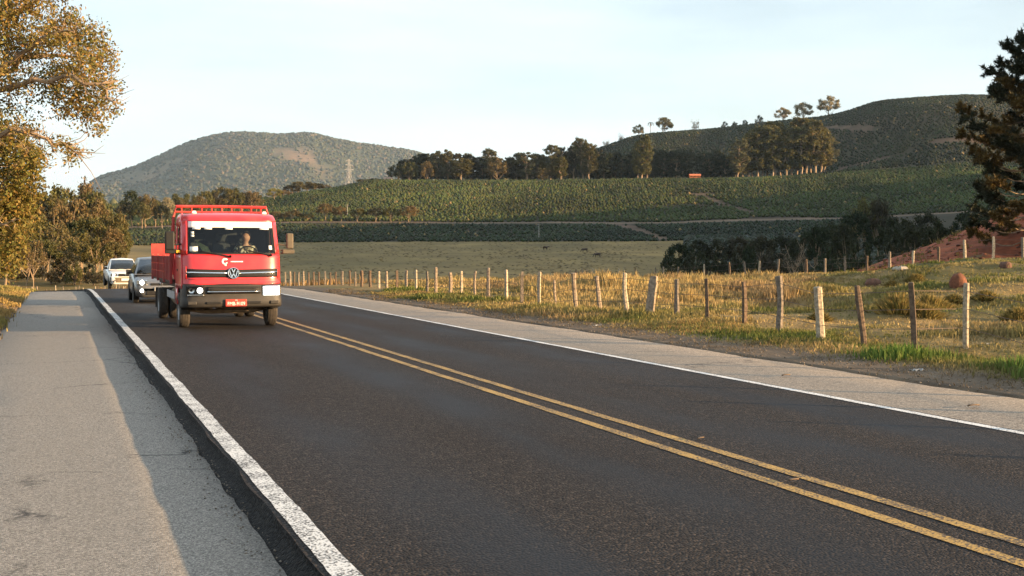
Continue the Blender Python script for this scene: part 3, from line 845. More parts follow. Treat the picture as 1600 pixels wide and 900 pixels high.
# tall eucalyptus along the ridge, left to right
GE = 'tall eucalyptus trees along the ridge'
ridge = [(622, 256, 26, 'broad', 'dark', 1008), (641, 252, 22, 'broad', 'olive', 1004), (658, 240, 26, 'broad', 'dark', 1022), (668, 252, 20, 'broad', 'rust', 1003),
         (683, 235, 24, 'broad', 'euca', 1016), (699, 234, 20, 'broad', 'euca', 1012), (712, 240, 24, 'broad', 'dull', 1020), (722, 247, 26, 'broad', 'olive', 1002),
         (735, 243, 24, 'broad', 'dull', 1020), (766, 232, 22, 'euca', 'euca', 1014), (776, 246, 28, 'broad', 'rust', 1003), (795, 246, 14, 'euca', 'dull', 1020), (806, 240, 17, 'euca', 'dull', 1016),
         (822, 237, 30, 'broad', 'euca', 1008), (840, 241, 20, 'broad', 'euca', 1018), (848, 262, 16, 'broad', 'rust', 1002), (860, 225, 24, 'euca', 'euca', 1012), (878, 229, 20, 'euca', 'dull', 1026), (877, 245, 18, 'broad', 'olive', 1003),
         (897, 222, 20, 'euca', 'dull', 1020), (910, 216, 21, 'euca', 'euca', 1014), (921, 223, 22, 'euca', 'olive', 1006), (1003, 211, 20, 'euca', 'olive', 1002), (996, 223, 17, 'euca', 'olive', 1004), (1010, 225, 16, 'euca', 'olive', 1003), (1001, 236, 20, 'euca', 'olive', 1001)]
adj = {'dark': 'dark', 'olive': 'olive', 'rust': 'rusty', 'euca': 'grey-green', 'dull': 'dull green'}
for i, (px, top, w, k, mk, zc) in enumerate(sorted(ridge)):
    if px not in (622, 641, 668, 776): k = 'euca'
    tree_px('eucalyptus_tree', k, mk, px, top, zc, f'{adj[mk]} tall tree, {ordinal(i + 1)} from the left in the row along the ridge', GE, w * (1.25 if k == 'euca' else 1.2), sink=(0 if k == 'euca' else 3.0))
bk = np.random.default_rng(19)
for i in range(34):
    px = 628 + i * 9.2 + bk.uniform(-3, 3)
    tree_px('eucalyptus_tree', 'euca', ['dark', 'dull', 'dark', 'euca'][i % 4], px, bk.uniform(238, 252) - 12 * sstep(840, 900, px), 1026 + bk.uniform(0, 26), f'{["dark", "dull green", "dark", "grey-green"][i % 4]} slender tree, {ordinal(i + 1)} from the left in the back row of the ridge', 'slender trees in the back row of the ridge', bk.uniform(20, 30))
shade = []
g_ = np.random.default_rng(12)
for i in range(26):
    px = 936 + i * 8.6 + g_.uniform(-2, 2)
    if abs(px - 1085) < 9: continue
    shade.append((px, 243 - 10 * math.sin((px - 930) / 230 * 3.0) + g_.uniform(-5, 5), 24 + g_.uniform(0, 6), 1030 + g_.uniform(-6, 26)))
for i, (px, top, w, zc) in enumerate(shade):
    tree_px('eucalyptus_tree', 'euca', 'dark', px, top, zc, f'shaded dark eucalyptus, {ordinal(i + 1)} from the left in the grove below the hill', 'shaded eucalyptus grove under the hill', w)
lit = [(1152, 217, 18), (1160, 226, 16), (1168, 212, 20), (1176, 204, 22), (1183, 197, 24), (1190, 208, 20), (1197, 200, 22), (1205, 194, 22), (1212, 190, 26), (1220, 203, 22), (1228, 206, 20), (1235, 202, 26),
       (1243, 206, 22), (1250, 195, 22), (1258, 184, 28), (1266, 186, 24), (1273, 188, 26), (1280, 200, 24), (1286, 213, 20)]
for i, (px, top, w) in enumerate(lit):
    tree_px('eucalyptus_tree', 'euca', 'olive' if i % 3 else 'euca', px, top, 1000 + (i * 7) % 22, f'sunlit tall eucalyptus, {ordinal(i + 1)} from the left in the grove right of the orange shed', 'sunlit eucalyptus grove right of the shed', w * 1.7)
# small trees on the skyline of the big hill
sky_trees = [(946, 219, 12, 'bare', 'pale', 'small pale tree leftmost on the slope of the big hill'), (969, 209, 10, 'bare', 'dull', 'thin sparse tree second from the left on the hill skyline'),
             (997, 195, 18, 'broad', 'pale', 'round pale tree left of the palm on the hill skyline'), (1016, 188, 11, 'palm', 'dull', 'slim palm between two round trees on the hill skyline'),
             (1037, 186, 28, 'broad', 'euca', 'broad dark domed tree right of the palm on the skyline'), (1084, 189, 15, 'bare', 'pale', 'small lone pale tree midway along the hill skyline'),
             (1131, 190, 12, 'bush', 'dark', 'first of the low dark bushes left of the three pale skyline trees'), (1147, 189, 12, 'bush', 'dark', 'second of the low dark bushes on the hill skyline'),
             (1163, 186, 10, 'bush', 'dark', 'third of the low dark bushes on the hill skyline'), (1185, 180, 15, 'bush', 'dark', 'largest dark bush on the skyline above the sunlit grove'),
             (1222, 172, 25, 'broad', 'pale', 'leftmost of the three pale spreading skyline trees'), (1253, 163, 30, 'broad', 'pale', 'middle pale bare tree of three on the hill skyline'), (1292, 151, 34, 'broad', 'pale', 'rightmost and tallest pale round tree on the hill skyline')]
def crest(px, d0=1060, d1=1900):
    d = np.arange(d0, d1, 5.0); X, Y = to_road((px - 800) / FPX * d, d)
    return float(d[np.argmax((H(X, Y) - EYE) / d)])
for px, top, w, k, mk, lb in sky_trees:
    n = 'bush' if k == 'bush' else ('palm_tree' if k == 'palm' else 'skyline_tree')
    tree_px(n, k, mk, px, top, crest(px), lb, 'small trees on the hill skyline', w * 1.0, 'bush' if k == 'bush' else 'tree', sink=.5 if k in ('bush', 'palm') else 4.0)
# trees along the farm track
row = [(432, 330, 20, 'rust'), (445, 333, 18, 'rust'), (458, 328, 24, 'rust'), (481, 334, 18, 'olive'), (509, 317, 28, 'rust'), (533, 322, 18, 'rust'), (559, 325, 26, 'olive'), (587, 324, 26, 'dull'), (611, 324, 26, 'olive'), (639, 321, 28, 'rust')]
for i, (px, top, w, mk) in enumerate(row):
    tree_px('track_tree', 'field', mk, px, top, 690, f'{adj[mk]} small tree, {ordinal(i + 1)} from the left in the row along the farm track', 'small trees along the farm track', w * 1.1)
# belt of trees left of and above the truck
belt = [(196, 318, 26, 'dull', 640), (207, 298, 30, 'dark', 650), (222, 316, 26, 'olive', 640), (228, 304, 32, 'rust', 655), (243, 312, 26, 'olive', 660), (254, 318, 24, 'dull', 645), (262, 309, 22, 'pale', 690), (272, 303, 30, 'olive', 705), (284, 312, 22, 'rust', 700),
        (296, 303, 30, 'olive', 715), (311, 305, 24, 'rust', 720), (323, 299, 32, 'olive', 735), (337, 300, 26, 'dull', 740), (349, 292, 36, 'olive', 745), (366, 294, 32, 'olive', 750), (379, 299, 28, 'dull', 755), (390, 299, 26, 'rust', 765), (402, 300, 22, 'rust', 775),
        (429, 294, 22, 'lime', 900), (444, 297, 20, 'rust', 940), (457, 289, 26, 'dull', 960), (467, 284, 30, 'olive', 965), (480, 284, 30, 'olive', 970), (493, 286, 26, 'dull', 975), (505, 288, 22, 'rust', 980), (569, 280, 22, 'olive', 985), (573, 292, 16, 'rust', 970), (588, 279, 22, 'dark', 1000), (598, 284, 18, 'olive', 1000)]
bl = {'pale': 'pale', 'lime': 'yellow-green', **adj}
for i, (px, top, w, mk, zc) in enumerate(belt):
    tree_px('round_tree', 'broad', mk, px, top, zc, f'{bl[mk]} round tree, {ordinal(i + 1)} from the left in the belt behind the truck', 'belt of round trees behind the truck', w * 1.1)
# dark trees in the valley below the field
val = [(1048, 388, 30, 'bush', 'dark', 300), (1062, 378, 40, 'broad', 'dark', 310), (1078, 390, 30, 'bush', 'dull', 270), (1090, 374, 34, 'broad', 'dull', 330), (1105, 384, 36, 'bush', 'dark', 280), (1122, 374, 38, 'broad', 'dull', 330), (1140, 380, 36, 'bush', 'dull', 280),
       (1155, 370, 38, 'broad', 'dull', 330), (1172, 378, 36, 'bush', 'dark', 270), (1188, 368, 40, 'broad', 'dull', 320), (1205, 377, 38, 'bush', 'dull', 280), (1222, 366, 44, 'broad', 'dull', 330), (1240, 372, 36, 'bare', 'dull', 270), (1256, 362, 44, 'broad', 'dark', 310),
       (1275, 352, 44, 'broad', 'dark', 300), (1296, 346, 48, 'broad', 'dark', 310), (1316, 350, 44, 'broad', 'dark', 270), (1336, 330, 46, 'broad', 'dark', 320), (1352, 309, 44, 'broad', 'olive', 360), (1372, 313, 46, 'broad', 'dull', 355), (1390, 340, 44, 'broad', 'dark', 300),
       (1411, 342, 46, 'broad', 'dark', 280), (1432, 346, 44, 'broad', 'dark', 250), (1450, 332, 46, 'broad', 'dull', 300), (1470, 345, 46, 'broad', 'dark', 240), (1490, 340, 44, 'bare', 'dull', 250), (1508, 330, 46, 'broad', 'dark', 260), (1530, 322, 50, 'broad', 'dark', 250), (1556, 318, 50, 'broad', 'dark', 240), (1584, 312, 50, 'broad', 'dark', 240),
       (1330, 368, 40, 'bush', 'dark', 200), (1364, 366, 44, 'bush', 'dark', 200), (1290, 374, 40, 'bush', 'dark', 220), (1402, 372, 36, 'bush', 'dull', 180)]
for i, (px, top, w, k, mk, zc) in enumerate(sorted(val)):
    tree_px('valley_tree', k, mk, px, top, zc, f'shaded {"bush" if k == "bush" else "tree"}, {ordinal(i + 1)} from the left in the dark valley behind the far fence', 'dark trees in the valley behind the fences', w * 1.15)
for i, px in enumerate((956, 889)):
    tree_px('shrub', 'bush', 'dark', px, 424 if i == 0 else 428, 150, ['small dark shrub behind the far fence below the grazing cattle', 'small dark shrub behind the fence at the edge of the pasture'][i], 'small shrubs at the pasture edge', 11, 'shrub')
tree_px('lime_bush', 'bush', 'lime', 1462, 214, 1330, 'yellow-green bush alone on the shaded face of the big hill', None, 20, 'bush')
# pale leafless bushes on the coffee slope
for i, (px, top, zc) in enumerate([(872, 287, 960), (894, 286, 965), (932, 290, 950), (953, 289, 950), (968, 302, 900), (880, 290, 962)]):
    tree_px('leafless_bush', 'bare', 'pale', px, top, zc, f'pale leafless bush, {ordinal(i + 1)} counted along the top edge of the coffee slope', 'pale leafless bushes on the coffee slope', 15, 'bush')

# the wood at the left, behind the bend of the road
gw = np.random.default_rng(5)
wood = [(128, 281, 62, 'rust', 250), (95, 291, 64, 'olive', 240), (70, 292, 60, 'olive', 230), (45, 296, 60, 'dull', 215), (160, 312, 58, 'rust', 235), (150, 300, 56, 'olive', 245), (176, 330, 48, 'olive', 215), (110, 300, 60, 'rust', 215), (84, 312, 60, 'rust', 200), (20, 290, 70, 'olive', 200),
        (188, 352, 38, 'olive', 200), (168, 348, 46, 'rust', 190), (140, 335, 54, 'olive', 190), (116, 345, 40, 'dark', 186), (60, 335, 58, 'olive', 180), (92, 350, 50, 'rust', 176), (30, 330, 60, 'olive', 165), (128, 365, 46, 'olive', 170), (152, 372, 44, 'olive', 165), (176, 378, 42, 'olive', 172),
        (70, 375, 44, 'olive', 158), (100, 388, 42, 'dull', 160), (40, 372, 46, 'dull', 150), (8, 350, 60, 'olive', 150), (-20, 320, 70, 'olive', 160), (52, 368, 34, 'rust', 146)]
for i, (px, top, w, mk, zc) in enumerate(sorted(wood)):
    tree_px('wood_tree', 'autumn' if mk == 'rust' else 'broad', mk, px, top, zc, f'{adj[mk]} leafy tree, {ordinal(i + 1)} from the left in the wood beyond the road bend', 'trees of the wood beyond the bend', w * 1.1)
for i in range(16):
    px = 6 + i * 12 + gw.uniform(-4, 4); mk = ['dull', 'olive', 'rust', 'dark'][i % 4]
    tree_px('undergrowth_bush', 'bush', mk, px, gw.uniform(398, 420), 146 + gw.uniform(0, 22), f'{adj[mk]} bush, {ordinal(i + 1)} from the left at the foot of the wood beyond the bend', 'bushes at the foot of the wood', gw.uniform(22, 34), 'bush')

# ------------------------------------------------------------------ the big tree leaning in at top left
gt = np.random.default_rng(21)
def tp(px, py, zc):              # a place in space at depth zc
    X, Y = to_road((px - 800) / FPX * zc, zc); return np.array([X, Y, z_for(py, zc)])
def big_tree(name, label, trunk, limbs, clumps, mk, leaf, group):
    base = trunk[0]
    root = empty(name, tuple(base)); tag(root, label, 'tree', group)
    tb = MB()
    rel = lambda p: tuple(np.array(p) - base)
    tb.tube([rel(p) for p in trunk], list(np.linspace(.42, .16, len(trunk))), 10)
    tb.build('trunk', M['bark'], root)
    for pts, r0 in limbs:
        lb = MB()
        P = [np.array(p, float) for p in pts]
        fine = []
        for a, b in zip(P[:-1], P[1:]):
            for t in np.linspace(0, 1, 4)[:-1]: fine.append(a + (b - a) * t + gt.normal(size=3) * .05)
        fine.append(P[-1])
        lb.tube([rel(p) for p in fine], list(np.linspace(r0, .012, len(fine))), 7)
        for q in fine[3:]:                       # twigs
            for _ in range(6):
                d = gt.normal(size=3) * .45 + (P[-1] - P[0]) / np.linalg.norm(P[-1] - P[0]) * .3
                e = q + d * gt.uniform(.25, .7)
                lb.tube([rel(q), rel((q + e) / 2 + gt.normal(size=3) * .06), rel(e)], [.012, .008, .003], 4, False)
        lb.build('limb', M['bark'], root)
    C = np.array([c[0] for c in clumps]) - base; Rr = np.array([c[1] for c in clumps]); per = [c[2] for c in clumps]
    Vs, Fs, cs, n = [], [], [], 0
    for c, r, k in zip(C, Rr, per):
        # leaves sit in small sprays inside each clump
        k = int(k * 1.05); m = max(4, int(k / 9)); sp = gt.normal(size=(m, 3)); sp /= np.linalg.norm(sp, axis=1)[:, None]; sp *= (r * 1.18 * gt.random(m) ** .45)[:, None] * np.array([1, 1, .75])
        V, F, cc = leaf_quads(c + sp, np.full(m, .30), 9, leaf, gt, hang=.35, shell=.1, aspect=.48)
        hue = gt.random((m, 1)); hue = np.repeat(np.repeat(hue, 9, 0), 4, 0)
        cc = cc * (np.array([.58, .78, .62]) * (1 - hue) + np.array([1.22, .98, .95]) * hue)
        Vs.append(V); Fs.append(F + n); cs.append(cc); n += len(V)
    me = np_mesh('crown', np.concatenate(Vs), np.concatenate(Fs), col=np.concatenate(cs))
    link_mesh('crown', me, LM[mk], root)
    return root
LM['big'] = leaf_mat('golden_brown_leaves', [(.225, .172, .055), (.225, .172, .055)], trans=.35)
LM['big2'] = leaf_mat('golden_green_leaves', [(.185, .15, .042), (.185, .15, .042)], trans=.35)
ZT = 28.0
tb_ = at_depth(-190, ZT)
trunk = [np.array(tb_) - [0, 0, .2], tp(-188, 330, ZT), tp(-180, 250, ZT), tp(-165, 150, ZT), tp(-150, 40, ZT), tp(-150, -90, ZT), tp(-150, -200, ZT)]
limbs = [([tp(-178, 240, ZT), tp(-60, 150, 27.5), tp(20, 100, 27), tp(70, 66, 26.6), tp(120, 50, 26.4)], .13),
         ([tp(-176, 225, ZT), tp(-40, 140, 28.4), tp(40, 92, 28.6), tp(110, 88, 28.8), tp(165, 80, 28.8)], .11),
         ([tp(-180, 260, ZT), tp(-40, 160, 27), tp(40, 128, 26.6), tp(100, 122, 26.4), tp(160, 130, 26.2), tp(178, 160, 26.2)], .10),
         ([tp(-170, 160, ZT), tp(-60, 60, 27.4), tp(30, 20, 27), tp(90, 0, 26.8)], .12),
         ([tp(-185, 300, ZT), tp(-60, 215, 27.2), tp(20, 203, 26.8), tp(60, 210, 26.6), tp(95, 226, 26.6), tp(122, 240, 26.6)], .085),
         ([tp(-150, 40, ZT), tp(-60, -60, 27.5), tp(40, -60, 27)], .12), ([tp(-150, 40, ZT), tp(-260, -30, 28.6), tp(-330, -60, 29)], .12),
         ([tp(-178, 240, ZT), tp(-290, 150, 28.5), tp(-370, 90, 28)], .12), ([tp(-150, -90, ZT), tp(-120, -220, 29), tp(-60, -280, 29)], .1),
         ([tp(-176, 200, ZT), tp(-170, 120, 30.5), tp(-100, 60, 32)], .1)]
cl = []
def add_cl(px, py, r, k, dz=0.0, zc=27.2): cl.append((tp(px, py, zc + dz), r, k))
for px, py, r, k in [(118, 48, .50, 800), (95, 40, .45, 700), (140, 62, .48, 800), (70, 56, .45, 650), (155, 85, .40, 560), (172, 100, .25, 200), (100, 70, .45, 620), (130, 95, .4, 420), (60, 85, .4, 420), (40, 62, .45, 520),
                     (15, 50, .5, 700), (5, 75, .5, 560), (90, 108, .35, 330), (115, 115, .38, 420), (140, 118, .38, 480), (155, 135, .38, 460), (175, 140, .25, 190), (120, 140, .42, 520), (95, 135, .4, 430), (70, 125, .36, 330), (135, 160, .38, 440), (150, 178, .33, 330), (165, 165, .28, 230), (181, 172, .16, 80),
                     (105, 165, .36, 230), (118, 180, .30, 210), (145, 195, .25, 180), (160, 205, .16, 80), (85, 155, .3, 130), (60, 150, .35, 130), (35, 140, .4, 240), (10, 125, .45, 430), (30, 110, .4, 360), (10, 160, .3, 130), (35, 168, .25, 50), (75, 175, .35, 60),
                     (20, 10, .5, 750), (50, 8, .45, 560), (80, 2, .35, 260), (105, 8, .22, 90), (5, 30, .4, 420), (30, -15, .5, 500), (-20, 20, .6, 700), (-20, 70, .6, 700), (-20, 120, .6, 600), (120, 25, .2, 60), (28, 35, .25, 80),
                     (60, 212, .15, 60), (80, 220, .17, 80), (98, 226, .2, 110), (110, 235, .2, 120), (122, 238, .18, 110), (120, 250, .12, 45), (112, 255, .10, 20), (45, 205, .18, 60), (30, 180, .3, 40), (70, 232, .3, 26), (85, 250, .2, 14), (35, 205, .18, 60), (75, 195, .3, 30)]:
    add_cl(px, py, r, k, gt.uniform(-.9, .9))
for _ in range(46):             # the rest of the crown, outside the picture
    add_cl(gt.uniform(-420, -20), gt.uniform(-330, 190), .8, 520, gt.uniform(-2.2, 3.2))
big_tree('golden_leaved_tree', 'large golden-brown tree whose branches reach in at the top left above the shoulder', trunk, limbs, cl, 'big', .082, None)
# the lower, greener tree under it
ZB = 36.0
b0 = at_depth(-60, ZB)
trunk2 = [np.array(b0) - [0, 0, .2], tp(-58, 400, ZB), tp(-50, 340, ZB), tp(-45, 280, ZB), tp(-50, 220, ZB)]
limbs2 = [([tp(-55, 380, ZB), tp(-15, 320, 35.5), tp(20, 270, 35.2), tp(45, 235, 35)], .09), ([tp(-50, 340, ZB), tp(-10, 290, 36.5), tp(30, 256, 36.5), tp(62, 246, 36.4)], .08),
          ([tp(-48, 300, ZB), tp(-20, 240, 35.4), tp(15, 205, 35.2)], .08), ([tp(-55, 390, ZB), tp(-20, 360, 35), tp(20, 345, 34.6)], .06), ([tp(-50, 330, ZB), tp(-110, 260, 36.4), tp(-150, 220, 36)], .08)]
cl = []
for px, py, r, k in [(8, 195, .5, 600), (20, 215, .45, 560), (5, 230, .6, 760), (28, 240, .5, 600), (45, 240, .35, 330), (60, 246, .25, 160), (12, 262, .6, 760), (35, 262, .5, 600), (50, 258, .35, 330), (20, 290, .6, 760), (40, 285, .45, 520), (5, 310, .6, 700), (28, 318, .5, 620), (46, 310, .3, 240),
                     (10, 340, .6, 620), (30, 345, .45, 480), (44, 335, .28, 180), (5, 370, .55, 560), (22, 372, .45, 420), (8, 395, .45, 400), (20, 410, .3, 200), (4, 420, .4, 300), (-25, 220, .7, 700), (-30, 270, .8, 800), (-30, 320, .8, 800), (-30, 370, .7, 600), (-90, 240, .9, 800), (-110, 300, .9, 800), (-150, 230, .9, 700), (-70, 190, .8, 600), (-80, 360, .7, 400)]:
    cl.append((tp(px, py, ZB + gt.uniform(-1.1, 1.1)), r * 1.25, int(k * 1.25)))
big_tree('golden_green_tree', 'dense golden-green tree hanging over the left verge under the larger golden tree', trunk2, limbs2, cl, 'big2', .115, None)

# ------------------------------------------------------------------ araucaria at the right edge
ga = np.random.default_rng(33)
ZA = 70.0
ab = at_depth(1648, ZA)
aroot = empty('araucaria_tree', tuple(ab)); tag(aroot, 'dark araucaria pine with drooping brush-tipped branches at the right edge above the red slope', 'tree')
AH = z_for(36, ZA) - ab.z
M['needles'] = leaf_mat('araucaria_needles', [(.022, .028, .014), (.022, .028, .014)], trans=.12)
tb = MB(); tb.tube([(0, 0, -.3), (.05, 0, AH * .3), (0, .08, AH * .6), (.03, 0, AH * .85), (0, 0, AH)], [.30, .26, .20, .13, .05], 9); tb.build('trunk', M['dark_bark'], aroot)
NV, NF, NC, nn = [], [], [], 0
AZC = to_cam(ab.x, ab.y)
for lev in range(19):
    f = .08 + .90 * lev / 18
    z0 = AH * f
    reach = float(np.interp(f, [0, .15, .3, .42, .54, .63, .71, .84, .9, 1], [4.4, 4.7, 4.1, 4.9, 5.3, 4.8, 4.1, 2.9, 2.0, .8]))
    nb = 7 if f < .38 else (8 if lev < 14 else 7)
    for k in range(nb):
        a = 2 * math.pi * (k + .41 * lev) / nb + ga.normal() * .2
        rch = reach * ga.uniform(.78, 1.08)
        droop = (.36 - .42 * f) * rch
        d = np.array([math.cos(a), math.sin(a), 0]); side = np.array([-d[1], d[0], 0])
        pts = []
        for t in np.linspace(0, 1, 9):
            zz_ = z0 - droop * math.sin(min(1, t / .75) * math.pi / 2) + (.75 * max(0, t - .55) / .45 * rch * .26)
            pts.append(np.array([0, 0, zz_]) + d * rch * t)
        lb = MB(); lb.tube([tuple(p) for p in pts], list(np.linspace(.055, .018, 9)), 5)
        subs = []
        for t0 in ((.74, .8, .86, .92, .97, 1.0, 1.0) if f < .42 else (.45, .54, .62, .7, .78, .85, .92, .97, 1.0, 1.0)):
            i0 = t0 * 8; j0 = int(min(7, i0)); p = pts[j0] * (1 - (i0 - j0)) + pts[j0 + 1] * (i0 - j0)
            for sgn in (-1, 1):
                e = p + side * sgn * ga.uniform(.15, .62) * (1.1 - .35 * t0) + d * ga.uniform(-.05, .40) + np.array([0, 0, ga.uniform(-.25, .55)])
                lb.tube([tuple(p), tuple(e)], [.014, .008], 3, False)
                subs.append((p, e))
        lb.build('branch', M['dark_bark'] if f > .55 else M['bark'], aroot)
        brown = float(ga.random() < (.40 if f < .6 else .13))
        for p, e in subs:
            m = 92
            t = ga.random(m)[:, None]
            o = p + (e - p) * t
            ax = (e - p) / np.linalg.norm(e - p)
            u = ga.normal(size=(m, 3)) * .8 + ax * .6 + [0, 0, .1]; u /= np.linalg.norm(u, axis=1)[:, None]
            w = np.cross(u, ga.normal(size=(m, 3))); w /= np.linalg.norm(w, axis=1)[:, None]
            L = ga.uniform(.16, .34, (m, 1))
            V = np.stack([o - w * .036, o + w * .036, o + u * L], 1).reshape(-1, 3)
            bb = brown * ga.uniform(.5, 1)
            base = np.array([1, 1, 1]) * (1 - bb) + np.array([5.2, 2.6, 1.2]) * bb
            c = np.repeat(base * (.6 + .8 * ga.random((m, 1))), 3, 0)
            NV.append(V); NF.append(np.arange(3 * m).reshape(m, 3) + nn); NC.append(c); nn += 3 * m
link_mesh('foliage', np_mesh('foliage', np.concatenate(NV), np.concatenate(NF), col=np.concatenate(NC)), M['needles'], aroot)

# ------------------------------------------------------------------ coffee rows and the forest on the far mountain
_ico_v = np.array([(0, 0, 1)] + [(.894 * math.cos(a), .894 * math.sin(a), .447) for a in np.arange(5) * 1.2566] + [(.894 * math.cos(a + .628), .894 * math.sin(a + .628), -.447) for a in np.arange(5) * 1.2566] + [(0, 0, -1)])
_ico_f = np.array([(0, 1 + k, 1 + (k + 1) % 5) for k in range(5)] + [(1 + k, 6 + k, 1 + (k + 1) % 5) for k in range(5)] + [(1 + (k + 1) % 5, 6 + k, 6 + (k + 1) % 5) for k in range(5)] + [(11, 6 + (k + 1) % 5, 6 + k) for k in range(5)])
_oct_v = np.array([(1, 0, 0), (0, 1, 0), (-1, 0, 0), (0, -1, 0), (0, 0, 1), (0, 0, -1)], float)
_oct_f = np.array([(0, 1, 4), (1, 2, 4), (2, 3, 4), (3, 0, 4), (1, 0, 5), (2, 1, 5), (3, 2, 5), (0, 3, 5)])
def clumps(name, P, rad, zs, tint, mat, g, unit=(_ico_v, _ico_f), jit=.35):
    uv, uf = unit
    n, k = len(P), len(uv)
    rot = g.random(n) * 6.283; c, s = np.cos(rot)[:, None], np.sin(rot)[:, None]
    U = np.repeat(uv[None], n, 0) * (1 + jit * g.normal(size=(n, k, 1)) * .6)
    V = np.stack([U[..., 0] * c - U[..., 1] * s, U[..., 0] * s + U[..., 1] * c, U[..., 2] * zs], -1) * rad[:, None, None] + P[:, None, :]
    F = (uf[None] + (np.arange(n) * k)[:, None, None]).reshape(-1, uf.shape[1])
    C = np.repeat(tint[:, None, :], k, 1) * (.7 + .6 * g.random((n, k, 1)))
    return link_mesh(name, np_mesh(name, V.reshape(-1, 3), F, col=C.reshape(-1, 3)), mat)
gcf = np.random.default_rng(44)
def plantation(d0, d1, p0, p1, drow, dplant, drop=.06, wob=6.0):
    P = []
    for d in np.arange(d0, d1, drow):
        a = np.radians(np.arange(azd(p0), azd(p1), math.degrees(dplant / d)))
        a = a + gcf.normal(size=len(a)) * .25 * dplant / d
        dd = d + wob * (fbm(a * 25, 0 * a + d * .004, 77) - .5) * 2 + gcf.normal(size=len(a)) * .25
        keep = gcf.random(len(a)) > drop + .25 * (fbm(a * 90, d / 18 + 0 * a, 78) > .66)
        P.append(np.stack([(dd * np.sin(a))[keep], (dd * np.cos(a))[keep]], -1))
    P = np.concatenate(P); X, Y = to_road(P[:, 0], P[:, 1])
    return P[gcf.random(len(P)) > track_cover(X, Y)]
def coffee(name, P, r, zs, col, unit):
    X, Y = to_road(P[:, 0], P[:, 1]); Z = H(X, Y)
    pos = np.stack([X, Y, Z + r * .55], -1)
    rad = r * gcf.uniform(.75, 1.25, len(P))
    t = np.array(col) * (.35 + 1.3 * fbm(P[:, 0] / 40, P[:, 1] / 60, 79, 5)[:, None]) * (1 + .3 * (gcf.random((len(P), 3)) - .5))
    dry = gcf.random(len(P)) < .012
    t[dry] = (.17, .12, .05)
    o = clumps(name, pos, rad, zs, t, M['coffee'], gcf, unit)
    return tag(o, kind='stuff')
A = plantation(698, 990, -60, 1660, 4.2, 2.1)
coffee('coffee_bushes', A, 1.1, 1.0, (.043, .052, .014), (_oct_v, _oct_f))
B = plantation(560, 671, 60, 1400, 3.6, 2.2, .10, 3)
coffee('low_coffee_bushes', B, 1.0, .9, (.022, .029, .012), (_oct_v, _oct_f))
D_ = plantation(350, 560, 1075, 1500, 4.2, 2.6, .12, 3)
coffee('valley_scrub', D_, 1.7, 1.0, (.020, .025, .012), (_ico_v, _ico_f))
Cc = plantation(1004, 1520, 860, 1700, 5.5, 3.0, .08, 10)
coffee('hill_coffee_bushes', Cc, 1.3, 1.0, (.019, .025, .010), (_oct_v, _oct_f))
# low tufts over the pasture
ap = np.radians(gcf.uniform(azd(300), azd(1120), 9000)); dp = gcf.uniform(230, 556, 9000)
kp = gcf.random(9000) < 1.6 * fbm(dp * np.sin(ap) / 18, dp / 40, 83) ** 2
Xp_, Yp_ = to_road((dp * np.sin(ap))[kp], (dp * np.cos(ap))[kp])
tag(clumps('pasture_tufts', np.stack([Xp_, Yp_, H(Xp_, Yp_)], -1), gcf.uniform(.25, .75, kp.sum()), .35, np.array([.13, .092, .036]) * gcf.uniform(.5, 1.2, (kp.sum(), 1)), M['coffee'], gcf, (_oct_v, _oct_f)), kind='stuff')
# mountain forest
gm = np.random.default_rng(45)
nM = 24000
am = np.radians(gm.uniform(azd(-80), azd(900), nM)); dm = gm.uniform(6300, 9200, nM)
Pm = np.stack([dm * np.sin(am), dm * np.cos(am)], -1)
bare_m = fbm(Pm[:, 0] / 480, Pm[:, 1] / 420, 53, 5) > .585
kp = ~(bare_m & (dm < 8600) & (gm.random(nM) < .8))
Pm, dm = Pm[kp], dm[kp]
Xm, Ym = to_road(Pm[:, 0], Pm[:, 1]); Zm = H(Xm, Ym)
rm = gm.uniform(5, 13, len(Pm))
tm_ = np.array([.036, .040, .022]) * (.75 + .5 * gm.random((len(Pm), 1))) * (.45 + 1.1 * fbm(Pm[:, 0] / 300, Pm[:, 1] / 300, 58, 4))[:, None]
br = gm.random(len(Pm)) < .22; tm_[br] = np.array([.075, .060, .042]) * (.7 + .5 * gm.random((br.sum(), 1)))
tag(clumps('mountain_forest', np.stack([Xm, Ym, Zm + rm * .5], -1), rm, 1.0, tm_, M['coffee'], gm), kind='stuff')
# scrub over the ground between ridge and mountain
nS = 5000
a_s = np.radians(gm.uniform(azd(-200), azd(800), nS)); d_s = gm.uniform(1060, 2600, nS)
Xs, Ys = to_road(d_s * np.sin(a_s), d_s * np.cos(a_s))
rs = gm.uniform(2.5, 5, nS)
tag(clumps('far_woods', np.stack([Xs, Ys, H(Xs, Ys) + rs * .5], -1), rs, 1.1, np.array([.06, .06, .03]) * (.7 + .6 * gm.random((nS, 1))), M['coffee'], gm), kind='stuff')

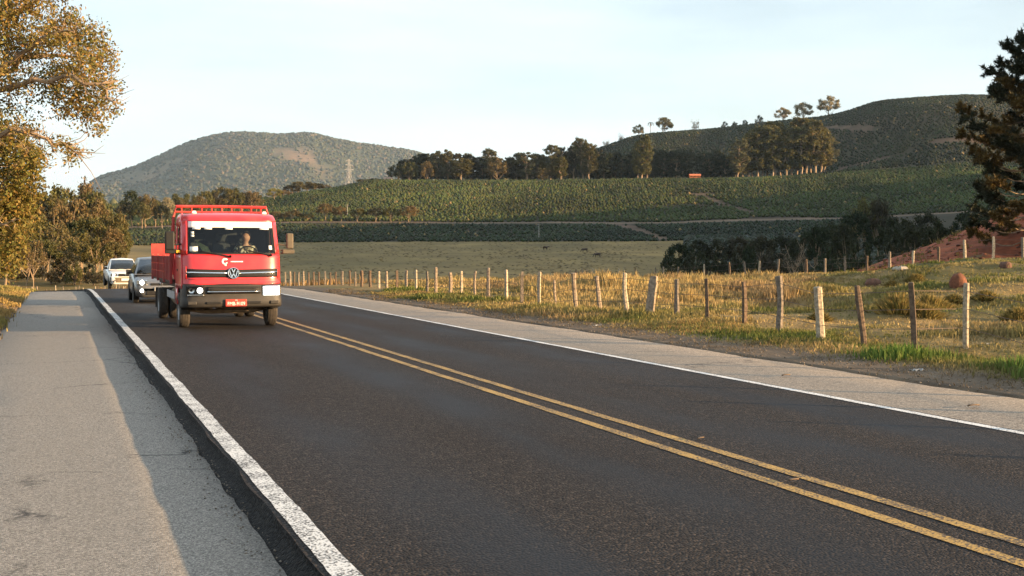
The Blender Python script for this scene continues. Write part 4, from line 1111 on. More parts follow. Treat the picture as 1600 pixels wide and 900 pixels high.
# ------------------------------------------------------------------ fences
def post_mesh(h, r0, r1, lean, g, thick_sides=7, square=False):
    b = MB()
    n = 6
    pts, rr_ = [], []
    k = g.normal(size=2) * .02
    for i in range(n):
        t = i / (n - 1)
        pts.append((lean[0] * h * t + k[0] * math.sin(t * 3.1), lean[1] * h * t + k[1] * math.sin(t * 3.1), -.25 * (i == 0) + h * t))
        rr_.append((r0 + (r1 - r0) * t) * (1 + g.normal() * .08))
    pts.append((lean[0] * h * 1.0, lean[1] * h * 1.0, h + .012)); rr_.append(rr_[-1] * .7)
    b.tube(pts, rr_, 4 if square else thick_sides)
    return b
gp = np.random.default_rng(66)
near = [(1509, 545, 443, 10, -2), (1429, 546, 442, 11, -7), (1352, 543, 447, 10, -14), (1283, 537, 449, 14, -6), (1216, 523, 432, 11, 1), (1163, 515, 441, 8, -3), (1105, 509, 436, 7, -2), (1058, 501, 437, 8, -1), (1014, 500, 432, 16, 8),
        (981, 498, 427, 8, -5), (938, 492, 432, 7, -6), (901, 491, 427, 8, -5), (870, 488, 438, 4, -4), (843, 484, 425, 6.5, 0), (816, 481, 425, 6.5, 0), (791, 478, 422, 6, 0), (763, 474, 419, 6, 0), (743, 472, 424, 4, 0), (721, 472, 424, 4.5, 0), (703, 470, 426, 6, 0),
        (681, 466, 418, 5, 0), (667, 463, 424, 4.2, 0), (650, 463, 422, 4.5, 0), (635, 461, 423, 5, 0), (620, 461, 423, 5, 0), (604, 459, 424, 4, 0), (592, 458, 424, 4, 0), (579, 456, 423, 5, -1), (565, 456, 423, 5, 0), (555, 454, 425, 3.2, 0), (546, 454, 423, 3.6, 0),
        (535, 453, 424, 4, 0), (525, 452, 425, 3.2, 0), (516, 452, 426, 3.2, 0), (508, 451, 424, 3.2, 0), (498, 450, 425, 3.2, 0), (490, 449, 425, 3.2, 0), (482, 449, 426, 3.2, 0), (474, 448, 424, 3.4, 0), (467, 448, 425, 3, 0), (460, 448, 425, 3, 0), (453, 447, 424, 3.6, 0), (446, 448, 425, 3, 0)]
posts = []
for px, yb, yt, wpx, lx in near:
    v = ray(px, yb)
    Xe = v.x * (EYE / -v.z)
    Xw = Xe if px > 900 else 13.3
    t = Xw / v.x
    X, Y = v.x * t, v.y * t
    zc = X * ST + Y * CT
    z = Hs(X, Y)
    posts.append((X, Y, z, z_for(yt, zc) - z, wpx * zc / FPX / 2, lx * zc / FPX))
# the same fence goes on behind the camera's right and, past the crest, round the bend
pre = []
Xp, Yp = posts[0][0], posts[0][1]
for k in range(7):
    Yp -= (2.5 if k == 0 else 1.75) + gp.normal() * .1; X = 13.6 + gp.normal() * .2
    pre.append((X, Yp, Hs(X, Yp), 1.1 + gp.normal() * .05, .05, gp.normal() * .06))
post_s = []
for s in np.concatenate([np.arange(76, 104, 1.5), np.arange(104, 128, 1.35), np.arange(128, 162, 1.7)]):
    X, Y = road_pt(np.array([s]), np.array([13.3 + gp.normal() * .15])); X, Y = float(X[0]), float(Y[0])
    post_s.append((X, Y, Hs(X, Y), 1.25 + gp.normal() * .12, .05 + .015 * gp.random(), gp.normal() * .05))
allp = pre[::-1] + posts + post_s
WOODS = [plain('grey_post_wood', (0.17, 0.14, 0.11), .9, var=.45, scale=16, bump=.7, spec=.2), M['wood'], plain('pale_post_wood', (0.33, 0.275, 0.20), .9, var=.4, scale=18, bump=.6, spec=.2), plain('brown_post_wood', (0.12, 0.085, 0.06), .9, var=.4, scale=16, bump=.7, spec=.2)]
def fence(name, label, P, wires, names=True):
    root = empty(name, (P[0][0], P[0][1], P[0][2])); tag(root, label, 'fence', None)
    o0 = Vector(P[0][:3])
    for i, (X, Y, z, h, r, lx) in enumerate(P):
        lean = (lx * CT / h, -lx * ST / h)
        b = post_mesh(h, r * 1.05, r * .92, lean, gp, square=(gp.random() < .45))
        o = b.build('post', WOODS[int(gp.integers(0, 4))], root)
        o.location = Vector((X, Y, z)) - o0
        o.rotation_euler = (0, 0, gp.random() * 1.5)
        if o.rotation_euler.z and abs(lx) > .05:
            o.rotation_euler = (0, 0, 0)
    for f in wires:
        b = MB()
        pts = [(X + lx * CT * f, Y - lx * ST * f, z + h * f) for (X, Y, z, h, r, lx) in P]
        pts = [tuple(Vector(p) - o0) for p in pts]
        b.tube(pts, .006, 3, False)
        b.build('wire', M['wire'], root)
    return root
fence('roadside_fence', 'wire fence on uneven weathered wooden posts along the right verge of the road', allp, (.3, .6, .88))
back = [(1640, 372, 54), (1598, 371, 54), (1551, 370, 54.5), (1508, 375, 56), (1466, 386, 57.5), (1427, 393.5, 59), (1390, 397.5, 61), (1355, 400, 63), (1320, 402, 65), (1289, 404, 66.5), (1260, 405, 68), (1215, 405, 69), (1187, 408, 70.5), (1165, 409, 72), (1139, 410, 74), (1100, 413, 77),
        (1058, 417, 80), (1038, 417, 82), (1023, 418, 83), (992, 419, 86), (968, 420, 88), (946, 419, 90), (925, 420, 92), (917, 421, 93), (909, 420, 95), (900, 421, 97), (891, 421, 99)]
bp_ = []
for px, yt, zc in back:
    p = at_depth(px, zc)
    bp_.append((p.x, p.y, p.z, max(.9, z_for(yt, zc) - p.z), .072 if px > 1100 else .06, gp.normal() * .04))
fence('field_fence', 'far wire fence of pale slim posts across the field below the red slope', bp_, (.35, .65, .9))

# ------------------------------------------------------------------ grass
def blades(name, X, Y, hgt, tint, per, spread, g, wid=.012, lean=.35):
    n = len(X)
    z = H(X, Y)
    X, Y, z, hgt = [np.repeat(a, per) for a in (X, Y, z, hgt)]; tint = np.repeat(tint, per, 0)
    N = len(X)
    ox, oy = g.normal(size=N) * spread, g.normal(size=N) * spread
    a = g.random(N) * 6.283
    l = lean * (g.random(N) + .15) * hgt
    hh = hgt * g.uniform(.5, 1.15, N)
    d = np.stack([np.cos(a), np.sin(a), 0 * a], -1); sd = np.stack([-np.sin(a + g.normal(size=N)), np.cos(a), 0 * a], -1)
    r = np.hypot(X, Y)
    w = (wid * np.clip(r / 22, 1, 3.5) * g.uniform(.6, 1.3, N))[:, None]
    b0 = np.stack([X + ox, Y + oy, z - .02], -1)
    mid = b0 + d * (l * .35)[:, None] + np.array([0, 0, 1]) * (hh * .62)[:, None]
    tip = b0 + d * l[:, None] + np.array([0, 0, 1]) * hh[:, None]
    V = np.stack([b0 - sd * w, b0 + sd * w, mid + sd * w * .75, mid - sd * w * .75, tip], 1)
    q = np.array([[0, 1, 2, 3]]) + (np.arange(N) * 5)[:, None]
    t = np.array([[3, 2, 4]]) + (np.arange(N) * 5)[:, None]
    C = np.repeat((tint * (.7 + .6 * g.random((N, 1))))[:, None, :], 5, 1)
    return link_mesh(name, np_mesh(name, V.reshape(-1, 3), [q, t], col=C.reshape(-1, 3)), M['grass'])
gg = np.random.default_rng(88)
# field right of the road: scatter by distance so the cover thins out evenly
NG = 110000
az_ = np.radians(gg.uniform(-6, 29, NG)); r_ = 12 + 80 * gg.random(NG) ** 1.25
X, Y = to_road(r_ * np.sin(az_), r_ * np.cos(az_))
s_, x_ = road_coords(X, Y)
ok = (x_ > 11.2) & (s_ > -4)
X, Y, x_, r_ = X[ok], Y[ok], x_[ok], r_[ok]
xc, zc = to_cam(X, Y); az = np.degrees(np.arctan2(xc, zc))
ok = red_zone(X, Y, xc, zc, az) < .3
X, Y, x_, r_, xc, zc, az = X[ok], Y[ok], x_[ok], r_[ok], xc[ok], zc[ok], az[ok]
nA, nB = fbm(X / 4, Y / 4, 41), fbm(X / 1.1, Y / 1.1, 142)
verge = sstep(11.2, 11.9, x_) * (1 - sstep(12.6, 14.0, x_ + .8 * (nB - .5)))
tall = sstep(azd(780), azd(900), az) * (1 - sstep(azd(1180), azd(1330), az)) * sstep(30, 40, zc) + (1 - sstep(azd(820), azd(980), az)) * sstep(14, 18, x_) * .7
g_mix = np.clip(.45 + 1.9 * (fbm(xc / 5, zc / 1.8, 46) - .5) + .9 * (nB - .5) + .25 * verge - .75 * tall, 0, 1)[:, None]
dry = np.array([.37, .272, .115]); grn = np.array([.105, .125, .030])
pk_ = (sstep(.5, .62, fbm(X / 3, Y / 3, 149)) * .5)[:, None]
t = (dry * (1 - pk_) + np.array([.25, .16, .10]) * pk_) * (1 - g_mix) + grn * g_mix
t = t * (1 - .0) ; lush = (verge * sstep(.50, .64, fbm(X / 2.2, Y / 2.2, 143)) * (Y < 15))[:, None]
t = t * (1 - lush) + np.array([.13, .21, .04]) * lush
h = .05 + .26 * nB * nB * sstep(.40, .62, fbm(xc / 5, zc / 2.2, 47)) + .07 * verge + .40 * tall * nB * nB * 1.7 + .16 * lush[:, 0]
keep = gg.random(len(X)) < np.clip(.42 + 1.2 * nB * nB * sstep(.38, .58, fbm(xc / 5, zc / 2.2, 47)) + .4 * tall + lush[:, 0], 0, 1)
tag(blades('field_grass', X[keep], Y[keep], h[keep], t[keep], 5, .12, gg), kind='stuff')
# the near verge: short, thick green and straw tufts
NV_ = 9000
Y = gg.uniform(-2, 46, NV_); X = 10.75 + 2.9 * gg.random(NV_) ** .9
nB = fbm(X / .8, Y / .8, 151); k = sstep(11.0, 12.1, X + 2.4 * (fbm(X / 1.7, Y / 1.7, 152) - .5)) * (nB > .36)
kk = gg.random(NV_) < k
X, Y, nB = X[kk], Y[kk], nB[kk]
gm_ = np.clip(sstep(24, 10, Y) * .6 + 2.2 * (fbm(X / 1.6, Y / 1.6, 153) - .5) + .1, 0, 1)[:, None]
t = np.array([.32, .21, .085]) * (1 - gm_) + np.array([.125, .16, .038]) * gm_
tag(blades('verge_grass', X, Y, .03 + .16 * nB * nB * (1 + 1.2 * sstep(17, 9, Y)), t, 9, .06, gg, .009, .5), kind='stuff')
# flattened straw and weeds over the dirt strip
Y = gg.uniform(-2, 50, 5000); X = 10.2 + 1.6 * gg.random(5000)
kk = gg.random(5000) < sstep(.35, .6, fbm(X / .7, Y / .7, 155)) * (.35 + .65 * sstep(10.2, 11.2, X))
t = np.array([.24, .175, .10]) * (1 - .5 * gg.random((kk.sum(), 1)))
tag(blades('dry_straw', X[kk], Y[kk], .035 + .05 * gg.random(kk.sum()), t, 6, .09, gg, .006, 1.6), kind='stuff')
# left verge
NL = 9000
Y = gg.uniform(6, 75, NL); X = -1.25 - 6 * gg.random(NL) ** 1.4
nB = fbm(X / 1.1, Y / 1.1, 161); kk = nB > .38
X, Y, nB = X[kk], Y[kk], nB[kk]
s2, x2 = Y, X; Xr, Yr = road_pt(s2, x2)
gm_ = np.clip(.25 + 1.4 * (fbm(X / 3, Y / 3, 162) - .5) + .3 * sstep(40, 60, Y), 0, 1)[:, None]
t = np.array([.34, .22, .085]) * (1 - gm_) + np.array([.14, .17, .04]) * gm_
tag(blades('left_verge_grass', Xr, Yr, .06 + .2 * nB * nB + .25 * sstep(-3, -5, X), t, 8, .09, gg, .010, .5), kind='stuff')
# grass on the bank beyond the crest, below the wood
NB_ = 5000
sB = gg.uniform(70, 165, NB_); xB = 14 + 22 * gg.random(NB_)
Xr, Yr = road_pt(sB, xB); ok = np.hypot(Xr, Yr) < 150
t = np.array([.30, .19, .08]) * (1 - .4 * gg.random((ok.sum(), 1)))
tag(blades('bank_grass', Xr[ok], Yr[ok], .35 + .25 * gg.random(ok.sum()), t, 6, .3, gg, .012, .4), kind='stuff')

# thin grass and clods on the red bank
ar = np.radians(gg.uniform(azd(1310), 27, 5000)); dr = gg.uniform(56, 125, 5000)
Xr, Yr = to_road(dr * np.sin(ar), dr * np.cos(ar)); xr, zr_ = to_cam(Xr, Yr)
ok = (red_zone(Xr, Yr, xr, zr_, np.degrees(ar)) > .5) & (gg.random(5000) < 1.0 * fbm(xr / 2.5, zr_ / 6, 171) ** 4)
tag(blades('red_bank_grass', Xr[ok], Yr[ok], gg.uniform(.10, .35, ok.sum()), np.array([.20, .15, .05]) * gg.uniform(.5, 1.2, (ok.sum(), 1)), 7, .18, gg, .012, .6), kind='stuff')
ok = (red_zone(Xr, Yr, xr, zr_, np.degrees(ar)) > .5) & (gg.random(5000) < .18)
tag(clumps('earth_clods', np.stack([Xr[ok], Yr[ok], H(Xr[ok], Yr[ok])], -1), gg.uniform(.05, .22, ok.sum()), .7, np.array([.17, .055, .03]) * gg.uniform(.4, 1.3, (ok.sum(), 1)), M['coffee'], gg), kind='stuff')
# tussocks standing up in the field
tus = [(1405, 488, .50), (1454, 484, .42), (1446, 496, .32), (1540, 468, .25), (1432, 440, .3), (1395, 447, .22), (1590, 500, .3), (1280, 500, .2), (1490, 472, .22)]
for i, (px, py, r) in enumerate(tus):
    p = hit(px, py)
    n = 150
    gx_, gy_ = gg.normal(size=n) * r * .45, gg.normal(size=n) * r * .45
    a = np.arctan2(gy_, gx_); N = n * 5
    gx_, gy_ = np.repeat(gx_, 5) + gg.normal(size=N) * .03, np.repeat(gy_, 5) + gg.normal(size=N) * .03
    hgt = r * (.8 * np.exp(-(gx_ ** 2 + gy_ ** 2) / (r * r * .5)) + .25) * gg.uniform(.7, 1.2, N)
    out = np.stack([gx_, gy_], -1) * .55 + gg.normal(size=(N, 2)) * .06
    sd = gg.normal(size=(N, 2)); sd /= np.linalg.norm(sd, axis=1)[:, None]; sd *= .012
    z0 = np.full(N, -.03)
    b0 = np.stack([gx_, gy_, z0], -1); s3 = np.concatenate([sd, np.zeros((N, 1))], 1)
    tip = np.stack([gx_ + out[:, 0], gy_ + out[:, 1], hgt * .85], -1); mid = b0 * .5 + tip * .5 + np.array([0, 0, 1]) * (hgt * .22)[:, None]
    V = np.stack([b0 - s3, b0 + s3, mid + s3, mid - s3, tip], 1).reshape(-1, 3)
    q = np.array([[0, 1, 2, 3]]) + (np.arange(N) * 5)[:, None]; t3 = np.array([[3, 2, 4]]) + (np.arange(N) * 5)[:, None]
    gmx = gg.random((N, 1)) * .8
    C = np.repeat((np.array([.27, .185, .065]) * (1 - gmx) + np.array([.12, .125, .035]) * gmx) * (.7 + .6 * gg.random((N, 1))), 5, 0)
    o = link_mesh('grass_tussock', np_mesh('grass_tussock', V, [q, t3], col=C), M['grass'])
    o.location = p
    tag(o, f'dry grass tussock, {ordinal(i + 1)} of those humped up in the field behind the roadside fence', 'tussock', 'grass tussocks in the field')

# ------------------------------------------------------------------ vehicles: shared pieces
M['red'] = plain('red_truck_paint', (0.56, 0.020, 0.026), .38, var=.07, scale=2.5, coat=.6, dirt=(.30, .10, .07, .25))
M['rack_red'] = plain('dusty_red_paint', (0.46, 0.028, 0.028), .55, var=.15, scale=5, dirt=(.25, .12, .08, .4))
M['shaded_red'] = plain('dusty_shaded_red_paint', (0.30, 0.035, 0.032), .6, var=.2, scale=4, dirt=(.2, .12, .08, .5))  # darker than the rack red: shade of the bed side put into the colour
M['black_plastic'] = plain('black_plastic', (0.012, 0.012, 0.0125), .6, spec=.3, var=.2)
M['bumper_grey'] = plain('dusty_charcoal_plastic', (0.022, 0.020, 0.018), .6, var=.25, scale=4, dirt=(.075, .06, .042, .5))
M['chrome'] = plain('chrome', (0.75, 0.75, 0.74), .18, metal=1.0, var=.05)
M['rubber'] = plain('dusty_rubber', (0.040, 0.034, 0.029), .9, var=.3, scale=10, dirt=(.11, .08, .055, .6))
M['rim'] = plain('painted_steel_rim', (0.30, 0.30, 0.30), .45, metal=.6, var=.15)
M['steel'] = plain('oily_steel', (0.20, 0.155, 0.11), .8, metal=.2, var=.35, dirt=(.16, .11, .07, .6))
M['seat'] = plain('dark_seat_cloth', (0.045, 0.048, 0.05), .95, var=.2)
M['dash'] = plain('dashboard_plastic', (0.035, 0.036, 0.038), .7)
M['white'] = plain('white_vinyl', (0.80, 0.79, 0.76), .5, var=.04)
M['paper'] = plain('white_paper', (0.72, 0.72, 0.68), .8, var=.06)
M['yellow_cloth'] = plain('pale_yellow_cloth', (0.55, 0.52, 0.22), .9)
M['glass'] = glass('windscreen_glass', (.62, .70, .72))
M['lamp_glass'] = glass('lamp_glass', (.92, .93, .94))
M['dark_glass'] = plain('dark_car_glass', (0.012, 0.016, 0.020), .06, var=.2, spec=.6)
M['amber'] = plain('amber_lens', (0.75, 0.32, 0.03), .25)
M['plate_red'] = plain('red_plate', (0.50, 0.045, 0.03), .45)
M['plate_grey'] = plain('grey_plate', (0.62, 0.62, 0.60), .45)
M['ink'] = plain('black_ink', (0.02, 0.02, 0.02), .6)
M['lamp_lit'] = plain('lit_headlamp', (0.9, 0.9, 0.88), .3, var=.02, emit=(1.0, .93, .80, 6.0))
M['lamp_low'] = plain('weakly_glowing_headlamp', (0.85, 0.85, 0.82), .2, var=.02, emit=(1.0, .95, .85, 1.3))  # weak glow put in for the white glare on lamp, reflector and trim
M['timber'] = plain('bed_timber', (0.30, 0.19, 0.10), .85, var=.3, scale=6)
M['mirror_sunlit_dusty'] = plain('dusty_sunlit_mirror_plastic', (0.10, 0.082, 0.058), .8, var=.15)  # paler than the left mirror: sunlight put into the plastic colour
M['guard'] = plain('pale_grey_side_guard', (0.33, 0.33, 0.34), .6, var=.12)
M['skin'] = plain('skin', (0.42, 0.23, 0.155), .6, var=.06)
M['hair'] = plain('dark_hair', (0.02, 0.015, 0.012), .7)
M['shirt'] = None

def text_mesh(txt, size, depth=.004, extrude=True):
    cu = bpy.data.curves.new('lettering', 'FONT'); cu.body = txt; cu.size = size
    cu.align_x = 'CENTER'; cu.align_y = 'CENTER'; cu.extrude = depth / 2; cu.resolution_u = 3
    o = bpy.data.objects.new('lettering_tmp', cu); COL.objects.link(o)
    dg = bpy.context.evaluated_depsgraph_get()
    me = bpy.data.meshes.new_from_object(o.evaluated_get(dg))
    bpy.data.objects.remove(o); bpy.data.curves.remove(cu)
    return me
def lettering(txt, size, mat, parent, loc, tilt=0.0, sx=1.0, rz=0.0):
    me = text_mesh(txt, size); me.materials.clear()
    o = link_mesh('lettering', me, mat, parent)
    o.location = loc; o.rotation_euler = (math.pi / 2 - tilt, 0, rz); o.scale = (sx, 1, 1)
    return o

def wheel(parent, x, y, r, w, mats, out=-1, name='wheel'):
    """out: the side its outer face points to"""
    root = empty(name, (x, y, r), 0, parent)
    b = MB()
    h = w / 2
    prof = [(-h * .80, r * .60), (-h * .98, r * .72), (-h, r * .86), (-h * .86, r * .965), (-h * .5, r * .995), (-h * .46, r * .975), (-h * .40, r * .995), (-h * .04, r), (0, r * .978), (h * .04, r), (h * .40, r * .995), (h * .46, r * .975), (h * .5, r * .995), (h * .86, r * .965), (h, r * .86), (h * .98, r * .72), (h * .80, r * .60)]
    b.lathe(prof, n=30)
    b.build('tyre', mats[0], root)
    m = MB()
    o = out
    m.lathe([(o * h * .80, r * .615), (o * h * .86, r * .58), (o * h * .45, r * .50), (o * h * .30, r * .30), (o * h * .55, r * .26), (o * h * .60, r * .10), (o * h * .60, .001)], n=24)
    m.lathe([(-o * h * .80, r * .615), (-o * h * .5, r * .55), (-o * h * .2, .001)], n=24)
    for k in range(6):
        a = k * math.pi / 3
        m.lathe([(o * h * .32, .018), (o * h * .55, .018), (o * h * .55, .001)], c=(0, math.cos(a) * r * .38, math.sin(a) * r * .38), n=6)
    m.build('rim', mats[1], root)
    return root

def skin_mesh(name, verts, edges, mat, parent, sub=1, root_i=0, loc=None):
    """verts: (x, y, z, radius) grown into one continuous surface"""
    me = bpy.data.meshes.new(name)
    me.from_pydata([v[:3] for v in verts], edges, [])
    o = link_mesh(name, me, mat, parent)
    if loc is not None: o.location = loc
    sk = o.modifiers.new('skin', 'SKIN'); sk.use_smooth_shade = True
    lay = me.skin_vertices[0].data if me.skin_vertices else None
    if lay is None:
        bm = bmesh.new(); bm.from_mesh(me); bm.verts.layers.skin.verify(); bm.to_mesh(me); bm.free()
        lay = me.skin_vertices[0].data
    for i, v in enumerate(verts):
        r = v[3]; lay[i].radius = (r, r) if not isinstance(r, tuple) else r
        lay[i].use_root = (i == root_i)
    if sub:
        ss = o.modifiers.new('smooth', 'SUBSURF'); ss.levels = sub; ss.render_levels = sub
    return o

def shirt_mat():
    m, n, l, b = new_mat('patterned_shirt')
    tc = n.new('ShaderNodeTexCoord'); vo = n.new('ShaderNodeTexVoronoi'); vo.inputs['Scale'].default_value = 16
    l.new(tc.outputs['Object'], vo.inputs['Vector'])
    sc = n.new('ShaderNodeSeparateColor'); l.new(vo.outputs['Color'], sc.inputs[0])
    r = n.new('ShaderNodeValToRGB'); r.color_ramp.interpolation = 'CONSTANT'
    e = r.color_ramp.elements; e[0].color = (.10, .085, .06, 1); e[1].position = .45; e[1].color = (.60, .55, .42, 1)
    k = e.new(.75); k.color = (.30, .24, .16, 1)
    l.new(sc.outputs[0], r.inputs['Fac']); l.new(r.outputs['Color'], b.inputs['Base Color']); b.inputs['Roughness'].default_value = .9
    return m
M['shirt'] = shirt_mat()
M['shirt2'] = plain('dark_plain_shirt', (.06, .06, .07), .9)

def seated_driver(parent_loc, label, hands, seat_z, shirt, rz=0.0, name='person'):
    """a seated person facing -Y with both hands on a steering wheel; hands: two points (local)"""
    root = empty(name, parent_loc, rz); tag(root, label, 'person')
    z = seat_z
    V, E = [], []
    def add(p, r, j=None):
        V.append((*p, r)); i = len(V) - 1
        if j is not None: E.append((j, i))
        return i
    pel = add((0, .02, z + .10), .145); w = add((0, .05, z + .26), .135, pel); ch = add((0, .07, z + .44), .155, w); nb = add((0, .06, z + .585), .062, ch)
    hd0 = add((0, .045, z + .665), .066, nb); hd1 = add((0, .025, z + .735), .090, hd0); hd2 = add((0, .03, z + .80), .088, hd1); add((0, .04, z + .855), .055, hd2)
    add((0, -.068, z + .735), .016, hd1)                                         # nose
    for sx in (-1, 1):
        add((sx * .098, .035, z + .745), .016, hd1)                              # ears
    hv = []
    for sx, hp in zip((-1, 1), hands):
        sh = add((sx * .185, .07, z + .515), .062, ch)
        el = ((sx * .27), (-.10 + .04), z + .30)
        e_ = add(el, .043, sh)
        wr = Vector(hp) + Vector((0, .07, -.02))
        w_ = add(tuple(wr), .027, e_)
        pm = add(tuple(Vector(hp) + Vector((0, .02, 0))), .032, w_)
        for k in range(4):
            b = Vector(hp) + Vector((0, -.015, .028 - .019 * k)); t1 = b + Vector((-sx * .004, -.030, .004)); t2 = t1 + Vector((-sx * .018, -.008 - .002 * (k % 2), -.012))
            i1 = add(tuple(b), .0095, pm); i2 = add(tuple(t1), .0085, i1); add(tuple(t2), .0075, i2)
        tb_i = add(tuple(Vector(hp) + Vector((-sx * .032, .012, .02))), .011, pm); add(tuple(Vector(hp) + Vector((-sx * .045, -.018, .026))), .009, tb_i)
        hip = add((sx * .10, -.04, z + .075), .085, pel); kn = add((sx * .14, -.47, z + .10), .06, hip); an = add((sx * .13, -.62, z - .32), .042, kn); add((sx * .13, -.74, z - .36), .035, an)
    skin_mesh('body', V, E, M['skin'], root, 1, 0)
    SV, SE = [], []
    def sadd(p, r, j=None):
        SV.append((*p, r)); i = len(SV) - 1
        if j is not None: SE.append((j, i))
        return i
    a = sadd((0, .02, z + .10), .160); b = sadd((0, .05, z + .26), .152, a); c = sadd((0, .07, z + .44), .172, b); sadd((0, .062, z + .545), .09, c)
    for sx in (-1, 1):
        s1 = sadd((sx * .185, .07, z + .515), .078, c); sadd((sx * .24, -.005, z + .38), .060, s1)
    skin_mesh('shirt', SV, SE, shirt, root, 1, 0)
    hb = MB()
    hb.grid(lambda u, v: Vector((.098 * math.cos(u) * math.sin(v), .045 + .102 * math.sin(u) * math.sin(v), z + .785 + .112 * math.cos(v))), [math.pi * (-.12 + 1.24 * k / 12) for k in range(13)], [1.75 * k / 7 + .02 for k in range(8)])
    hb.grid(lambda u, v: Vector((.097 * math.cos(u) * math.sin(v), .035 + .108 * math.sin(u) * math.sin(v), z + .787 + .113 * math.cos(v))), [math.pi * 2 * k / 18 for k in range(19)], [.02, .25, .5, .72])
    hb.build('hair', M['hair'], root, solid=.012)
    # eyes and mouth
    for sx in (-1, 1):
        e = MB(); e.lathe([(-.004, .001), (0, .009), (.004, .001)], c=(sx * .033, -.058, z + .755), axis='Y', n=8); e.build('eye', M['ink'], root)
    mt = MB(); mt.box((0, -.055, z + .688), (.045, .012, .009)); mt.build('mouth', plain('lips', (.30, .12, .09), .6), root)
    return root

def lathe_ring(b, c, R0, r, axis_tilt, n=28, m=8):
    """a torus (steering wheel) tilted back"""
    vs, fs = [], []
    rot = Matrix.Rotation(axis_tilt, 3, 'X')
    for i in range(n):
        a = 2 * math.pi * i / n
        for k in range(m):
            t = 2 * math.pi * k / m
            p = Vector(((R0 + r * math.cos(t)) * math.cos(a), r * math.sin(t), (R0 + r * math.cos(t)) * math.sin(a)))
            vs.append(rot @ p + Vector(c))
    for i in range(n):
        for k in range(m):
            i2, k2 = (i + 1) % n, (k + 1) % m
            fs.append((i * m + k, i * m + k2, i2 * m + k2, i2 * m + k))
    b.add(vs, fs, True)

M['steel_dark'] = plain('dark_painted_steel', (.05, .028, .024), .7, dirt=(.09, .06, .045, .4))
# ------------------------------------------------------------------ the red truck
TX, TY = 3.49, 25.6
truck = empty('flatbed_truck', (TX, TY, 0.0))
tag(truck, 'red cab-over flatbed truck with white sun strip, driving towards the viewer', 'truck')
ZP = [.40, .48, .60, .95, 1.02, 1.30, 1.56, 1.60, 2.30, 2.38, 2.44, 2.47]
YP = [.05, .02, .0, .0, .03, .055, .105, .125, .40, .46, .56, .72]
WZ = [1.03, 1.03, 1.03, 1.03, 1.03, 1.03, 1.03, 1.028, 1.0, .985, .965, .93]
def cw(z): return float(np.interp(z, ZP, WZ))
def yf(u, z):                       # cab front: u -1..1 across
    return float(np.interp(z, ZP, YP)) + .03 * u * u + .20 * abs(u) ** 9
def front(u, z, off=0.0): return Vector((u * cw(z), yf(u, z) - off, z))
US = [-1, -.985, -.96, -.92, -.86, -.75, -.6, -.4, -.2, 0, .2, .4, .6, .75, .86, .92, .96, .985, 1]
def fpatch(u0, u1, z0, z1, nu=14, nz=6, off=0.0, mat=None, name='panel', solid=.02, zs=None, us=None):
    b = MB()
    uu = us or [u0 + (u1 - u0) * i / nu for i in range(nu + 1)]
    zz_ = zs or [z0 + (z1 - z0) * i / nz for i in range(nz + 1)]
    b.grid(lambda u, z: front(u, z, off), uu, zz_)
    return b.build(name, mat, truck, solid=solid) if mat else b
BACK = 1.72
cabm = MB()
# red face below the windscreen, header above it, pillars beside it
cabm.grid(lambda u, z: front(u, z), US, [.95, .98, 1.02, 1.1, 1.2, 1.3, 1.4, 1.5, 1.555, 1.60])
cabm.grid(lambda u, z: front(u, z), US, [2.30, 2.34, 2.38, 2.41, 2.44, 2.46, 2.47])
for sg in (-1, 1):
    uu = [sg * v for v in (.90, .92, .94, .96, .985, 1.0)]
    cabm.grid(lambda u, z: front(u, z), uu, [1.60, 1.7, 1.8, 1.9, 2.0, 2.1, 2.2, 2.30])
# roof
cabm.grid(lambda u, t: Vector((u * (.93 + 0 * t), yf(u, 2.47) + (BACK - yf(u, 2.47)) * t, 2.47 + .035 * (1 - u * u) * min(1, t * 4) + (0 if t < .95 else -.02))), US, [0, .05, .1, .2, .4, .6, .8, .95, 1])
for sg in (-1, 1):
    def side(t0, t1, zs, n=8, sg=sg):
        cabm.grid(lambda t, z: Vector((sg * cw(z), (yf(1, z) * (1 - t) + BACK * t), z)), [t0 + (t1 - t0) * i / n for i in range(n + 1)], zs)
    side(0, 1, [.86, .95, 1.02, 1.2, 1.3, 1.5, 1.58])
    side(.64, 1, [.50, .86], 3)
    side(0, .10, [1.58, 1.7, 1.9, 2.1, 2.2], 2)
    side(.72, 1, [1.58, 1.7, 1.9, 2.1, 2.2], 3)
    side(0, 1, [2.2, 2.3, 2.38, 2.44, 2.47])
# back wall with its window left open
for (x0, x1, z0, z1) in ((-1.0, 1.0, .5, 1.65), (-.9, .9, 2.2, 2.46), (-.98, -.6, 1.65, 2.2), (.6, .98, 1.65, 2.2)):
    cabm.poly([(x0, BACK, z0), (x1, BACK, z0), (x1 * (1 if z1 < 2 else .96), BACK, z1), (x0 * (1 if z1 < 2 else .96), BACK, z1)])
cabm.build('cab', M['red'], truck, solid=.018)
b = MB(); b.box((0, .95, .80), (1.96, 1.5, .06)); b.build('cab_floor', M['dash'], truck)
b = MB()
b.box((0, BACK - .05, 1.55), (1.9, .03, 1.5)); b.box((0, 1.15, 2.385), (1.74, 1.0, .03))
for sg in (-1, 1): b.box((sg * .955, 1.42, 1.88), (.02, .46, .62)); b.box((sg * .985, 1.0, 1.20), (.02, 1.2, .68))
b.build('cab_lining', M['dash'], truck)
fpatch(-.90, .90, 1.60, 2.30, 16, 6, -.012, M['glass'], 'windscreen', solid=0)
seal = MB()
